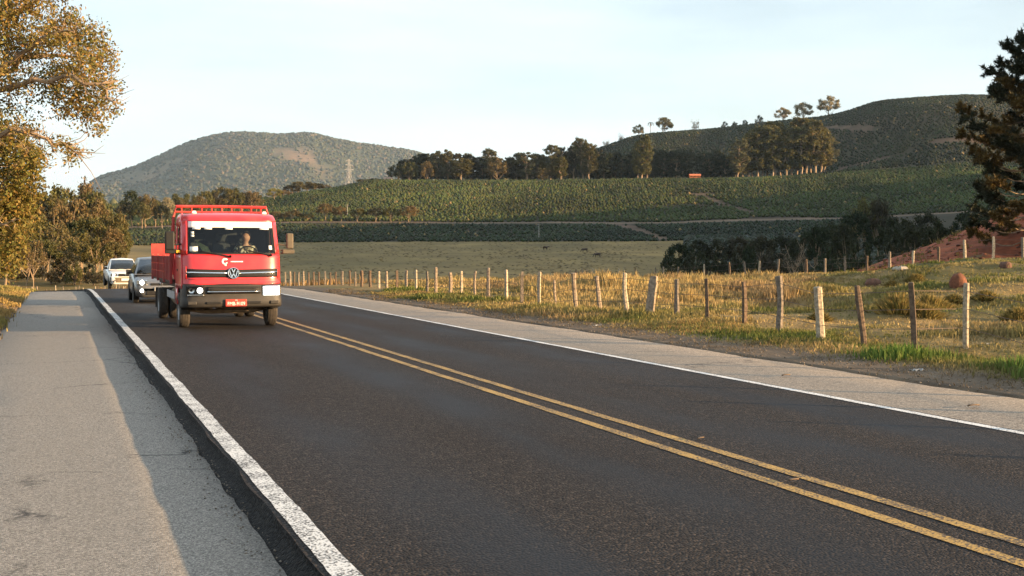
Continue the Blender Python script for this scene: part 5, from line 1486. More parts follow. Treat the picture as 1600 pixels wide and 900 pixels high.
for (u0, u1, z0, z1) in ((-.905, .905, 1.595, 1.625), (-.905, -.885, 1.60, 2.30), (.885, .905, 1.60, 2.30)):
    seal.grid(lambda u, z: front(u, z, .004), [u0 + (u1 - u0) * i / 12 for i in range(13)], [z0 + (z1 - z0) * i / 5 for i in range(6)])
seal.build('window_seal', M['black_plastic'], truck, solid=.01)
st = MB(); st.grid(lambda u, z: front(u, z, .004), [-.885 + 1.77 * i / 18 for i in range(19)], [2.165, 2.2, 2.25, 2.295])
for u0, u1 in ((-.80, -.64), (-.56, -.40), (-.13, .03), (.60, .80)):
    st.grid(lambda u, z: front(u, z, .004), [u0, (u0 + u1) / 2, u1], [2.125, 2.166])
st.build('sun_strip', M['white'], truck, solid=.004)
for sg in (-1, 1):
    g = MB(); g.grid(lambda t, z: Vector((sg * (cw(z) - .012), yf(1, z) * (1 - t) + BACK * t, z)), [.10, .3, .5, .72], [1.58, 1.8, 2.0, 2.2]); g.build('side_window', M['glass'], truck)
    h = MB(); h.box((sg * 1.045, 1.15, 1.25), (.03, .16, .035)); h.build('door_handle', M['black_plastic'], truck, bevel=.008)
    s_ = MB()
    for q in (.28, .70, 1.18): pass
    s_.tube([(sg * 1.032, .42, .95), (sg * 1.032, .40, 1.5)], .006, 4); s_.tube([(sg * 1.032, 1.32, .90), (sg * 1.030, 1.32, 1.58)], .006, 4); s_.build('door_gap', M['black_plastic'], truck)
# roof markers
for x in (-.72, .78):
    r_ = MB(); r_.box((x, .80, 2.50), (.10, .10, .06), taper=.7); r_.build('roof_marker_lamp', M['white'], truck, bevel=.01)
an = MB(); an.tube([(.05, 1.0, 2.48), (.05, 1.1, 2.85)], .004, 4); an.build('aerial', M['black_plastic'], truck)
# creases and grille band
gr = MB(); gr.grid(lambda u, z: front(u, z + .022 * abs(u) ** 1.5 * (1 if z > 1.19 else .2), .012), [-.93 + 1.86 * i / 24 for i in range(25)], [1.10, 1.14, 1.19, 1.24, 1.265]); gr.build('upper_grille', M['black_plastic'], truck, solid=.02)
for sg in (-1, 1):
    ch = MB(); ch.grid(lambda u, z: front(u, z + .025 * abs(u) ** 1.5, .024), [sg * (.12 + .80 * i / 10) for i in range(11)], [1.172, 1.185, 1.205]); ch.build('chrome_strip', M['chrome'], truck, solid=.012)
    cr = MB(); cr.grid(lambda u, z: front(u, z, .010), [sg * v for v in (.925, .935, .945)], [1.07, 1.15, 1.25, 1.34]); cr.build('grille_surround', M['red'], truck, solid=.012)
fp = MB(); fp.grid(lambda u, z: front(u, z, .004), [-.97 + 1.94 * i / 20 for i in range(21)], [1.055, 1.068]); fp.build('panel_gap', M['shaded_red'], truck, solid=.004)
# round emblem
em = empty('emblem', (0.0, yf(0, 1.19) - .040, 1.19), 0, truck); em.rotation_euler = (R(-5), 0, 0)
e1 = MB(); e1.lathe([(.012, .0), (.012, .108), (.006, .112)][::-1], axis='Y', n=32); e1.lathe([(.012, .001), (.012, .110)], axis='Y', n=32); e1.build('emblem_disc', M['ink'], em)
e2 = MB()
e2.lathe([(.012, .098), (-.012, .102), (-.014, .112), (-.006, .122), (.012, .124)], axis='Y', n=36)
def bar(p, q, w=.017):
    p, q = Vector((p[0], -.006, p[1])), Vector((q[0], -.006, q[1])); d = (q - p).normalized(); n = Vector((d.z, 0, -d.x)) * w / 2
    y = Vector((0, .014, 0))
    e2.add([p - n, p + n, q + n, q - n, p - n + y, p + n + y, q + n + y, q - n + y], [(0, 1, 2, 3), (7, 6, 5, 4), (0, 4, 5, 1), (1, 5, 6, 2), (2, 6, 7, 3), (3, 7, 4, 0)])
for pts in ([(-.036, .094), (0, .012), (.036, .094)], [(-.082, .055), (-.040, -.088), (0, -.006), (.040, -.088), (.082, .055)]):
    for p, q in zip(pts[:-1], pts[1:]): bar(p, q)
e2.build('emblem_mark', M['chrome'], em)
# company mark on the face: a white swirl and a small blurred word-like stroke
lg = MB()
for k in range(14):
    a0, a1 = math.pi * (1.9 - k * .12), math.pi * (1.9 - (k + 1) * .12)
    c = (-.17, 1.435); w0, w1 = .028 + .0016 * k, .028 + .0016 * (k + 1)
    P = []
    for a, rr_ in ((a0, .030), (a1, .030), (a1, .030 + w1), (a0, .030 + w0)):
        u = (c[0] + rr_ * math.cos(a)) / 1.03; z = c[1] + rr_ * math.sin(a); P.append(front(u, z, .005))
    lg.poly(P)
for (u0, u1, z0, z1) in ((-.175, -.135, 1.345, 1.40), (-.06, .20, 1.424, 1.446)):
    lg.grid(lambda u, z: front(u, z, .005), [u0 + (u1 - u0) * i / 6 for i in range(7)], [z0, z1])
lg.build('company_mark', M['white'], truck, solid=.003)
# wipers
for (u0, z0, u1, z1) in ((-.06, 1.545, -.62, 1.64), (.78, 1.57, .32, 1.655)):
    w_ = MB(); p, q = front(u0, z0, .035), front(u1, z1, .025)
    w_.tube([p, (p + q) / 2 + Vector((0, -.012, .008)), q], [.016, .012, .008], 6)
    d = (q - p); w_.tube([p + d * .45 + Vector((0, .01, .018)), q + d * .12 + Vector((0, .01, .018))], .008, 5)
    w_.lathe([(-.02, .03), (.02, .026), (.02, .001)], c=p, axis='Y', n=10)
    w_.build('wiper', M['black_plastic'], truck)
# bumper wrapped round the corners
path = [(-1.045, .66), (-1.05, .40), (-1.045, .22), (-1.02, .10), (-.96, .035), (-.85, .0), (-.6, -.025), (-.3, -.04), (0, -.045), (.3, -.04), (.6, -.025), (.85, .0), (.96, .035), (1.02, .10), (1.045, .22), (1.05, .40), (1.045, .66)]
bp = MB(); Z_ = [(.46, .03), (.50, .0), (.62, -.005), (.66, .012), (.70, .012), (.93, .02), (.965, .05)]
bp.add([Vector((x * (1 - o_ * .3), y + o_, z)) for z, o_ in Z_ for x, y in path], [(j * 17 + i, j * 17 + i + 1, (j + 1) * 17 + i + 1, (j + 1) * 17 + i) for j in range(6) for i in range(16)], True)
bp.build('bumper', M['bumper_grey'], truck, solid=.025)
lgx = MB(); lgx.grid(lambda u, z: Vector((u, -.050 + .02 * abs(u), z)), [-.56 + 1.12 * i / 8 for i in range(9)], [.755, .905]); lgx.build('lower_grille', M['black_plastic'], truck, solid=.02)
sl_ = MB()
for z in (.84, .875): sl_.box((0, -.068, z), (1.06, .012, .010))
sl_.build('grille_slat', M['bumper_grey'], truck)
cb = MB(); cb.grid(lambda u, z: Vector((u, -.064 + .02 * abs(u), z)), [-.55 + 1.10 * i / 8 for i in range(9)], [.785, .812]); cb.build('chrome_strip', M['chrome'], truck, solid=.012)
lw = MB()
for x in (-.42, .42): lw.box((x, -.045, .565), (.30, .03, .05))
lw.build('bumper_vent', M['black_plastic'], truck, bevel=.01)
for sg in (-1, 1):
    hl = empty('headlight', (sg * .79, .0, .82), 0, truck)
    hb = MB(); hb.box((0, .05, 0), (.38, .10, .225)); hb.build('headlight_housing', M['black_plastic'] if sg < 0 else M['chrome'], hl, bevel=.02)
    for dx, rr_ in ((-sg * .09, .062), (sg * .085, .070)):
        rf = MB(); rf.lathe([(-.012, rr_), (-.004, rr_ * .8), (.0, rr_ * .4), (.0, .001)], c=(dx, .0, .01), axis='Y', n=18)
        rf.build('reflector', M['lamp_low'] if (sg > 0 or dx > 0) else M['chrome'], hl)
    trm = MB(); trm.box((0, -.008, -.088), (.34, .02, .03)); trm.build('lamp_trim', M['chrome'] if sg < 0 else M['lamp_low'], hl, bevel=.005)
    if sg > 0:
        rb = MB(); rb.box((0, -.003, .005), (.345, .012, .16)); rb.build('reflector', M['lamp_low'], hl, bevel=.004)  # glowing panel added for the white glare across this lamp
    ln_ = MB(); ln_.box((0, -.022, 0), (.37, .015, .215)); ln_.build('lens', M['lamp_glass'], hl, bevel=.006)
    tag(hl, 'front lamp with dark housing and one bright reflector' if sg < 0 else 'front lamp with reflectors and trim glowing white')
    fg = MB(); fg.box((sg * .86, -.02, .565), (.18, .04, .07)); fg.build('bumper_pocket', M['bumper_grey'], truck, bevel=.01)
# plate
pl = empty('number_plate', (.04, -.085, .565), 0, truck)
p_ = MB(); p_.box((0, 0, 0), (.44, .012, .15)); p_.build('plate_panel', M['plate_red'], pl, bevel=.004)
lettering('FMB-9109', .105, M['white'], pl, (0, -.012, -.022), 0, .86)
lettering('MG', .035, M['white'], pl, (0, -.012, .052))
# mirrors
for sg in (-1, 1):
    mr = empty('mirror', (sg * 1.02, .42, 1.85), 0, truck)
    hm = MB(); hm.box((sg * .25, -.02, .03), (.20, .10, .40) if sg < 0 else (.15, .10, .34)); hm.build('mirror_housing', M['black_plastic'] if sg < 0 else M['mirror_sunlit_dusty'], mr, bevel=.03)
    am = MB(); am.tube([(0, .02, -.18), (sg * .17, -.02, -.16)], .020, 6); am.tube([(0, .02, -.04), (sg * .17, -.02, -.06)], .018, 6); am.tube([(0, .02, -.24), (sg * .30, -.03, -.215)], .022, 6)
    am.build('mirror_arm', M['black_plastic'] if sg < 0 else M['mirror_sunlit_dusty'], mr)
    bl_ = MB(); bl_.box((sg * .22, -.01, -.20), (.26, .07, .09)); bl_.build('mirror_bracket', M['black_plastic'] if sg < 0 else M['mirror_sunlit_dusty'], mr, bevel=.015)
    if sg < 0:
        im = MB(); im.box((-.08, -.05, -.20), (.085, .02, .06)); im.build('indicator', M['amber'], mr, bevel=.005)
# interior
db = MB(); db.grid(lambda x, t: Vector((x, [.42, .36, .42, .75, .80, .80][t], [1.05, 1.40, 1.56, 1.53, 1.40, 1.05][t])), [-.95, -.5, 0, .5, .95], [0, 1, 2, 3, 4, 5]); db.box((.42, .74, 1.575), (.42, .16, .07)); db.build('dashboard', M['dash'], truck)
sw = MB(); lathe_ring(sw, (.44, .84, 1.60), .20, .014, R(-35)); sw.tube([(.44, .74, 1.40), (.44, .84, 1.60)], [.03, .03], 8)
for a in (0, 2.1, 4.2): sw.tube([(.44, .84, 1.60), (.44 + .19 * math.cos(a), .84 + .19 * math.sin(a) * math.sin(R(35)), 1.60 + .19 * math.sin(a) * math.cos(R(35)))], .012, 5)
sw.build('steering_wheel', M['dash'], truck)
for x in (-.55, -.06, .44):
    s_ = empty('seat', (x, 1.25, 1.12), 0, truck)
    q = MB(); q.box((0, -.02, .03), (.44, .48, .16)); q.build('seat_cushion', M['seat'], s_, bevel=.04)
    q = MB(); q.box((0, .20, .40), (.42, .12, .66), Matrix.Rotation(R(-10), 3, 'X')); q.build('seat_back', M['seat'], s_, bevel=.04)
    q = MB(); q.box((0, .25, .84), (.25, .09, .19)); q.build('headrest', M['seat'], s_, bevel=.03)
b = MB(); b.box((-.20, .50, 1.572), (.30, .14, .012), Matrix.Rotation(R(-28), 3, 'X')); b.box((0.04, .46, 1.60), (.1, .02, .05)); tag(b.build('paper_sheet', M['paper'], None, loc=(TX, TY, 0)), 'white sheet of paper lying on the dashboard behind the truck windscreen', 'paper')
c_ = MB(); c_.grid(lambda u, v: Vector((-.66 + .22 * u + .14 * (1 - v) - .02 * math.sin(5 * u), .97 + .05 * v + .02 * math.sin(9 * u), 1.66 + .24 * v - .14 * u)), [0, .25, .5, .75, 1], [0, .33, .66, 1]); tag(c_.build('folded_cloth', M['yellow_cloth'], None, solid=.01, loc=(TX, TY, 0)), 'pale yellow folded cloth hanging at the passenger side inside the truck cab', 'cloth')
for (u0, u1, z0, z1, lb) in ((-.86, -.70, 1.655, 1.755, 'large'), (.76, .83, 1.69, 1.78, 'small'), (-.83, -.77, 2.03, 2.075, 'small'), (-.83, -.77, 1.965, 2.01, 'small')):
    k = MB(); k.grid(lambda u, z: front(u, z, .004), [u0, (u0 + u1) / 2, u1], [z0, (z0 + z1) / 2, z1]); k.build('sticker', M['paper'], truck, solid=.003)
seated_driver((TX + .44, TY + 1.24, 0), 'driver in a patterned short-sleeved shirt with both hands on the truck steering wheel', [(-.19, -.38, 1.66), (.19, -.38, 1.66)], 1.21, M['shirt'])
# chassis and bed
ch = MB()
for sg in (-1, 1):
    ch.box((sg * .38, 3.7, .72), (.08, 6.6, .20))
for y in (.35, 1.9, 3.2, 4.6, 5.9, 6.9): ch.box((0, y, .72), (.70, .08, .14))
ch.build('chassis_rail', M['steel'], truck)
ax = MB()
ax.tube([(-.85, 1.05, .40), (-.45, 1.05, .34), (.45, 1.05, .34), (.85, 1.05, .40)], .055, 8)
for sg in (-1, 1):
    for k in range(4): ax.box((sg * .42, 1.05, .42 + .022 * k), (.075, 1.25 - .22 * k, .018))
    ax.box((sg * .62, .95, .42), (.16, .10, .14)); ax.tube([(sg * .42, .45, .43), (sg * .42, .42, .62)], .03, 6); ax.tube([(sg * .60, 1.0, .36), (sg * .56, 1.1, .74)], .035, 8)
ax.tube([(-.7, .86, .36), (.7, .86, .36)], .02, 6); ax.tube([(.34, .70, .50), (.30, .9, .38)], .03, 6)
ax.build('front_axle', M['steel'], truck)
uc = MB()
uc.box((.05, 1.0, .62), (.50, .6, .22)); uc.box((-.30, .55, .50), (.22, .10, .06)); uc.box((.36, .50, .50), (.14, .12, .12)); uc.tube([(-.62, .42, .50), (-.10, .40, .44), (.30, .40, .44), (.62, .42, .50)], .025, 6)
uc.box((.0, 1.6, .50), (.34, .8, .26)); uc.tube([(0, 2.0, .55), (0, 4.9, .45)], .05, 8); uc.build('engine_sump', M['steel'], truck)
ra = MB(); ra.tube([(-.95, 4.95, .39), (.95, 4.95, .39)], .07, 10); ra.lathe([(-.18, .02), (-.16, .14), (0, .19), (.16, .14), (.18, .02)], c=(0, 4.95, .39), axis='Y', n=16); ra.build('rear_axle', M['steel'], truck)
wm = (M['rubber'], M['rim'])
for x, y, o_ in ((-.94, 1.05, -1), (.94, 1.05, 1), (-1.06, 4.95, -1), (-.80, 4.95, -1), (1.06, 4.95, 1), (.80, 4.95, 1)):
    wheel(truck, x, y, .385, .225, wm, o_)
for sg in (-1, 1):
    mg = MB(); mg.grid(lambda a, x: Vector((x, 1.05 + .47 * math.cos(a), .40 + .47 * math.sin(a))), [math.pi * k / 12 for k in range(13)], [sg * .80, sg * 1.03]); mg.build('wheel_arch', M['black_plastic'], truck, solid=.015)
    ft = MB(); ft.lathe([(-.55, .01), (-.55, .24), (.55, .24), (.55, .01)], c=(sg * .78, 2.75, .62), axis='Y', n=18); ft.build('fuel_tank', M['steel'], truck)
    sgd = MB(); sgd.box((sg * 1.03, 2.95, .66), (.03, 1.9, .17)); sgd.build('side_guard', M['guard'], truck, bevel=.005)
    mf = MB(); mf.box((sg * .93, 5.55, .50), (.52, .02, .50)); mf.build('mud_flap', M['rubber'], truck)
BW, BY0, BY1, BZ = 1.11, 1.88, 7.35, .98
fl = MB(); fl.box((0, (BY0 + BY1) / 2, BZ), (2 * BW, BY1 - BY0, .07)); fl.box((0, (BY0 + BY1) / 2, BZ - .10), (1.9, BY1 - BY0 - .1, .10)); fl.build('bed_floor', M['steel_dark'], truck)
for i in range(9):
    pk = MB(); pk.box((-BW + .13 + i * (2 * BW - .26) / 8, (BY0 + BY1) / 2, BZ + .045), (.225, BY1 - BY0 - .06, .02)); pk.build('plank', M['timber'], truck)
L3 = (BY1 - BY0) / 3
for sg in (-1, 1):
    for k in range(3):
        sb = MB(); y = BY0 + L3 * (k + .5)
        for r_ in range(3): sb.box((sg * BW, y, BZ + .11 + .185 * r_), (.028, L3 - .10, .175))
        for yy in (-.6, -.2, .2, .6): sb.box((sg * (BW + .022), y + yy, BZ + .29), (.025, .06, .54))
        sb.build('side_board', M['shaded_red'], truck)
    for k in range(4):
        po = MB(); po.box((sg * (BW + .012), BY0 + L3 * k, BZ + .28), (.06, .07, .68)); po.build('bed_post', M['shaded_red'], truck, bevel=.006)
tg = MB(); tg.box((0, BY1, BZ + .46), (2 * BW + .08, .035, .84))
for x in (-1.09, -.55, 0, .55, 1.09): tg.box((x, BY1 + .03, BZ + .46), (.06, .03, .84))
tg.build('tailgate', M['rack_red'], truck)
rk = MB()
y = BY0
for z in (2.60, 2.66): pass
rk.tube([(-1.03, y, BZ + .05), (-1.08, y, 1.6), (-1.06, y, 2.40), (-1.00, y, 2.66), (0, y, 2.67), (1.00, y, 2.66), (1.06, y, 2.40), (1.08, y, 1.6), (1.03, y, BZ + .05)], .034, 8)
rk.tube([(-1.03, y, 2.54), (1.03, y, 2.54)], .022, 6)
for i in range(9): rk.tube([(-.88 + .22 * i, y, 1.0), (-.88 + .22 * i, y, 2.655)], .018, 6)
for z in (1.45, 1.9): rk.tube([(-1.07, y, z), (1.07, y, z)], .02, 6)
for sg in (-1, 1): rk.tube([(sg * 1.07, y, 2.3), (sg * 1.08, y + .75, 1.62)], .024, 6)
rk.build('headboard_rack', M['rack_red'], truck)

# ------------------------------------------------------------------ the two cars behind
def car(name, loc, label, L, Wd, Ht, paint, hood, kind, lamps):
    root = empty(name, loc); tag(root, label, 'car' if kind == 'hatch' else 'pickup')
    hw = Wd / 2
    # stations along the body: y, top of the lower body, half width factor, bottom
    belt = hood + .06
    if kind == 'hatch':
        st = [(0.0, .48, .66, .25), (.04, .60, .80, .20), (.14, .67, .91, .18), (.30, .74, .965, .18), (.55, hood - .05, .99, .18), (.95, hood, 1, .19), (1.15, belt, 1, .19), (2.4, belt + .03, 1, .20), (3.3, belt + .05, .985, .20), (L - .12, belt + .04, .95, .24), (L, .70, .88, .30)]
        gh = dict(y0=.86, y1=1.68, y2=L - .45, y3=L - .10, zb=belt, zr=Ht, wb=.935, wr=.70)
    else:
        st = [(0.0, .55, .72, .30), (.04, .68, .85, .25), (.14, .80, .93, .24), (.30, .88, .975, .25), (.5, hood - .05, .99, .26), (1.1, hood, 1, .28), (1.3, belt, 1, .28), (2.3, belt + .02, 1, .29), (2.75, belt + .02, .995, .30), (L - .05, belt + .04, .97, .34), (L, belt, .95, .38)]
        gh = dict(y0=1.05, y1=1.86, y2=2.40, y3=2.62, zb=belt, zr=Ht, wb=.93, wr=.72)
    b = MB(); V = []
    for (y, zt, f, zb) in st:
        h = hw * f
        ring = [(0, zb), (h * .80, zb), (h * .95, zb + .06), (h, zb + .22), (h * 1.005, (zb + zt) / 2 + .02), (h * .985, zt - .09), (h * .93, zt - .02), (h * .80, zt), (h * .4, zt + .015), (0, zt + .02)]
        V += [Vector((x, y, z)) for x, z in ring] + [Vector((-x, y, z)) for x, z in reversed(ring[1:-1])]
    n = 18
    F = [(j * n + i, j * n + (i + 1) % n, (j + 1) * n + (i + 1) % n, (j + 1) * n + i) for j in range(len(st) - 1) for i in range(n)]
    F += [tuple(reversed(range(n))), tuple((len(st) - 1) * n + i for i in range(n))]
    b.add(V, F, True)
    # greenhouse
    def gp_(y0, y1, y):  # helper
        return y
    wb, wr = hw * gh['wb'], hw * gh['wr']
    zr, zb = gh['zr'], gh['zb'] - .03
    ys_ = [(gh['y0'], zb, wb), (gh['y1'], zr - .035, wr), (gh['y1'] + .25, zr, wr * 1.01), (gh['y2'] - .2, zr - .005, wr), (gh['y2'], zr - .04, wr * .98), (gh['y3'], zb, wb * .97)]
    V2 = []
    for (y, z, w_) in ys_:
        V2 += [Vector((-w_, y, z - .03 if z > zb else z)), Vector((-w_ * .92, y, z)), Vector((0, y, z + (.045 if z > zb else 0))), Vector((w_ * .92, y, z)), Vector((w_, y, z - .03 if z > zb else z))]
    V2 = V2
    F2 = [(j * 5 + i, j * 5 + i + 1, (j + 1) * 5 + i + 1, (j + 1) * 5 + i) for j in range(5) for i in range(4)]
    b.add(V2, F2, True)
    # sides of the greenhouse
    for sg in (0, 4):
        top = [V2[j * 5 + sg] for j in range(6)]
        bot = [Vector((math.copysign(wb * (1 if j < 5 else .97), top[j].x), top[j].y, zb)) for j in range(6)]
        b.add(top + bot, [(j, j + 1, 6 + j + 1, 6 + j) for j in range(5)], False)
    b.build('body', paint, root, sharp=62)
    # glass
    def lerp(a, c, t): return a + (c - a) * t
    A0, A1 = Vector((wb, gh['y0'], zb)), Vector((wr, gh['y1'], zr - .05))
    w1 = MB()
    w1.grid(lambda u, t: Vector((u * lerp(wb, wr, t) * .92, lerp(gh['y0'], gh['y1'], t) - .020, lerp(zb, zr - .03, t) + .012 + .012 * (1 - u * u))), [-1, -.5, 0, .5, 1], [.07, .5, .93])
    w1.build('windscreen', M['dark_glass'], root, solid=.006)
    for sg in (-1, 1):
        w2 = MB()
        pts = lambda y, t: Vector((sg * (lerp(wb, wr, t) + .008), y, lerp(zb + .05, zr - .10, t)))
        yb0, yb1, yt0, yt1 = gh['y0'] + .28, (gh['y2'] + gh['y3']) / 2 - .1, gh['y1'] + .16, gh['y2'] - .08
        ym = (yb0 + yb1) / 2 + .1
        if kind == 'hatch':
            w2.poly([pts(yb0, 0), pts(ym - .04, 0), pts(ym - .04, 1), pts(yt0, 1)]); w2.poly([pts(ym + .04, 0), pts(yb1, 0), pts(yt1, 1), pts(ym + .04, 1)])
        else: w2.poly([pts(yb0, 0), pts(yb1, 0), pts(yt1, 1), pts(yt0, 1)])
        w2.build('side_window', M['dark_glass'], root, solid=.006)
        mi = MB(); mi.box((sg * (hw + .09), gh['y0'] + .42, zb + .10), (.18, .10, .14)); mi.tube([(sg * (hw - .06), gh['y0'] + .44, zb + .05), (sg * (hw + .06), gh['y0'] + .42, zb + .08)], .02, 6); mi.build('mirror', M['black_plastic'], root, bevel=.03)
        # door seam and handle
        dd = MB(); dd.box((sg * hw * 1.004, ym, zb - .12), (.02, .14, .03)); dd.build('door_handle', M['black_plastic'], root)
        # lamps
        zl = .66 if kind == 'hatch' else .78
        lamp = MB(); lamp.box((sg * hw * .70, .105, zl), (hw * .40, .12, .17), Matrix.Rotation(R(sg * 18), 3, 'Z')); lamp.build('headlight_housing', M['chrome'], root, bevel=.03)
        lz = MB(); lz.lathe([(-.02, .001), (-.018, .05), (0, .075)], c=(sg * hw * .70, .045, zl), axis='Y', n=16)
        lz.build('headlight', M['lamp_lit'] if lamps else M['lamp_low'], root)
        fo = MB(); fo.lathe([(-.02, .001), (-.015, .04), (.02, .055)], c=(sg * hw * .72, .0, .40), axis='Y', n=14); fo.build('fog_lamp', M['lamp_lit'] if (lamps and kind == 'hatch') else M['black_plastic'], root)
    wr2 = MB(); wr2.grid(lambda u, t: Vector((u * lerp(wb, wr, t) * .85, lerp(gh['y3'], gh['y2'], t) + .014, lerp(zb, zr - .06, t))), [-1, 0, 1], [.12, .88]); wr2.build('rear_window', M['dark_glass'], root, solid=.006)
    # grille, bumper, plate
    dark = M['black_plastic'] if kind == 'hatch' else M['bumper_grey']
    if kind == 'hatch':
        g_m = MB(); g_m.box((0, .04, .60), (hw * .80, .06, .075)); g_m.build('grille', M['black_plastic'], root, bevel=.01)
        g_m = MB(); g_m.box((0, -.005, .33), (hw * 1.12, .06, .14)); g_m.build('lower_intake', M['black_plastic'], root, bevel=.02)
        zpl = .45
    else:
        g_m = MB(); g_m.box((0, .05, .76), (hw * .86, .10, .15)); g_m.build('grille', M['black_plastic'], root, bevel=.015)
        bm_ = MB(); bm_.grid(lambda u, z: Vector((u * hw * .97, -.03 + .16 * abs(u) ** 4, z)), [-1, -.85, -.6, -.3, 0, .3, .6, .85, 1], [.36, .40, .58, .64]); bm_.build('bumper', plain('dusty_tan_bumper', (.15, .115, .075), .7, dirt=(.25, .18, .11, .5)), root, solid=.05)
        zpl = .52
    bd = MB(); bd.lathe([(-.012, .001), (-.01, .045), (.01, .055)], c=(0, .0 if kind == 'hatch' else -.01, .61 if kind == 'hatch' else .77), axis='Y', n=16); bd.build('badge', M['chrome'], root)
    pt = MB(); pt.box((0, -.035 if kind == 'hatch' else -.06, zpl), (.42, .014, .13)); pt.build('number_plate', M['plate_grey'], root, bevel=.003)
    wp = MB()
    for u0, u1 in ((-.5, .05), (.1, .65)): wp.tube([(u0 * hw, gh['y0'] - .03, zb + .045), (u1 * hw, gh['y0'] + .03, zb + .10)], .010, 4)
    wp.build('wiper', M['black_plastic'], root)
    rW = .30 if kind == 'hatch' else .32
    for x in (-1, 1):
        for y in (.72, L - .68):
            arch = MB(); arch.lathe([(0, .001), (x * .01, rW + .055), (-x * .12, rW + .055)], c=(x * hw * .995, y, rW + .02), n=22); arch.build('wheel_arch', M['black_plastic'], root)
            wheel(root, x * (hw - .085), y, rW, .185, (M['rubber'], M['rim']), x)
    return root
M['silver'] = plain('silver_car_paint', (0.17, 0.17, 0.17), .35, metal=.5, var=.04, coat=.5, dirt=(.25, .2, .15, .3))
M['white_paint'] = plain('white_car_paint', (0.72, 0.71, 0.68), .35, var=.03, coat=.5, dirt=(.5, .42, .32, .25))
car('hatchback_car', (3.10, 39.4, 0.0), 'silver hatchback with a lit headlight driving close behind the red truck', 3.85, 1.66, 1.44, M['silver'], .86, 'hatch', True)
yW = 68.6
xs_, ys_w = road_pt(np.array([yW]), np.array([3.66]))
zw = float(zroad(yW))
pk_root = car('pickup_truck', (float(xs_[0]), float(ys_w[0]), zw - .0), 'small white pickup with dark windscreen coming over the crest behind the silver car', 4.4, 1.68, 1.58, M['white_paint'], .96, 'pickup', False)
pk_root.rotation_euler = (R(1.9), 0, R(2.4))

# ------------------------------------------------------------------ things in the country around
# orange open shed on the ridge
sp = at_depth(1085, 985)
sh = empty('field_shed', tuple(sp), -TH); tag(sh, 'small open shed with an orange roof at the foot of the shaded grove', 'shed')
M['orange'] = plain('orange_roof_tile', (.50, .15, .055), .8); M['brick'] = plain('orange_brick', (.34, .13, .07), .9)
b = MB(); b.add([(-4.8, -3, 3.6), (4.8, -3, 3.6), (4.8, 0, 5.2), (-4.8, 0, 5.2), (4.8, 3, 3.6), (-4.8, 3, 3.6)], [(0, 1, 2, 3), (3, 2, 4, 5)]); b.build('roof', M['orange'], sh, solid=.15)
for x in (-4.2, -1.4, 1.4, 4.2):
    for y in (-2.5, 2.5): q = MB(); q.box((x, y, 1.7), (.3, .3, 3.9)); q.build('pillar', M['brick'], sh)
q = MB(); q.box((0, 2.4, 1.3), (8.4, .2, 3.4)); q.build('back_wall', M['brick'], sh)
# small pale house
hp_ = at_depth(607, 1003)
hs = empty('farmhouse', tuple(hp_), -TH); tag(hs, 'tiny white farmhouse half hidden among dark trees at the left end of the ridge', 'house')
M['wall_white'] = plain('white_wall', (.62, .60, .56), .8); M['grey_roof'] = plain('grey_roof', (.11, .10, .10), .8)
q = MB(); q.box((0, 0, 1.2), (6.5, 5, 3.4)); q.build('wall', M['wall_white'], hs)
q = MB(); q.add([(-3.8, -3.1, 2.8), (3.8, -3.1, 2.8), (3.8, 0, 4.7), (-3.8, 0, 4.7), (3.8, 3.1, 2.8), (-3.8, 3.1, 2.8)], [(0, 1, 2, 3), (3, 2, 4, 5)]); q.build('roof', M['grey_roof'], hs, solid=.15)
for x in (-1.8, 1.8): q = MB(); q.box((x, -2.52, 1.6), (.9, .08, 1.0)); q.build('window', M['dark_glass'], hs)
q = MB(); q.box((0, -2.52, 1.0), (.9, .08, 2.0)); q.build('door', M['grey_roof'], hs)
# lattice pylon
pp = at_depth(546, 1120)
py = empty('power_pylon', tuple(pp), R(20)); tag(py, 'grey lattice power pylon standing before the far mountain', 'pylon')
PH = z_for(249, 1120) - pp.z
M['galv'] = plain('galvanised_steel', (.36, .36, .36), .6, metal=.3)
hwid = lambda z: 2.9 * (1 - z / PH) ** 1.0 * (1 if z < PH * .6 else 1) + .45
lv = [PH * f for f in (0, .2, .37, .52, .64, .74, .83, .91, 1)]
for sx in (-1, 1):
    for sy in (-1, 1):
        q = MB(); q.tube([(sx * hwid(z), sy * hwid(z), z - (1 if z == 0 else 0)) for z in lv], .16, 4); q.build('leg', M['galv'], py)
q = MB()
for a, c in zip(lv[:-1], lv[1:]):
    h0, h1 = hwid(a), hwid(c)
    for (x0, y0, x1, y1) in ((-1, -1, 1, -1), (1, -1, 1, 1), (1, 1, -1, 1), (-1, 1, -1, -1)):
        q.tube([(x0 * h0, y0 * h0, a), (x1 * h1, y1 * h1, c)], .09, 3); q.tube([(x1 * h0, y1 * h0, a), (x0 * h1, y0 * h1, c)], .09, 3); q.tube([(x0 * h1, y0 * h1, c), (x1 * h1, y1 * h1, c)], .09, 3)
q.build('lattice', M['galv'], py)
for f, l in ((.72, 5.0), (.84, 4.2), (.95, 3.4)):
    q = MB(); z = PH * f
    for sg in (-1, 1): q.tube([(0, 0, z + .7), (sg * l, 0, z)], .14, 4); q.tube([(0, 0, z - .5), (sg * l, 0, z)], .12, 4); q.tube([(sg * l, 0, z), (sg * l, 0, z - 1.4)], .10, 4)
    q.build('crossarm', M['galv'], py)
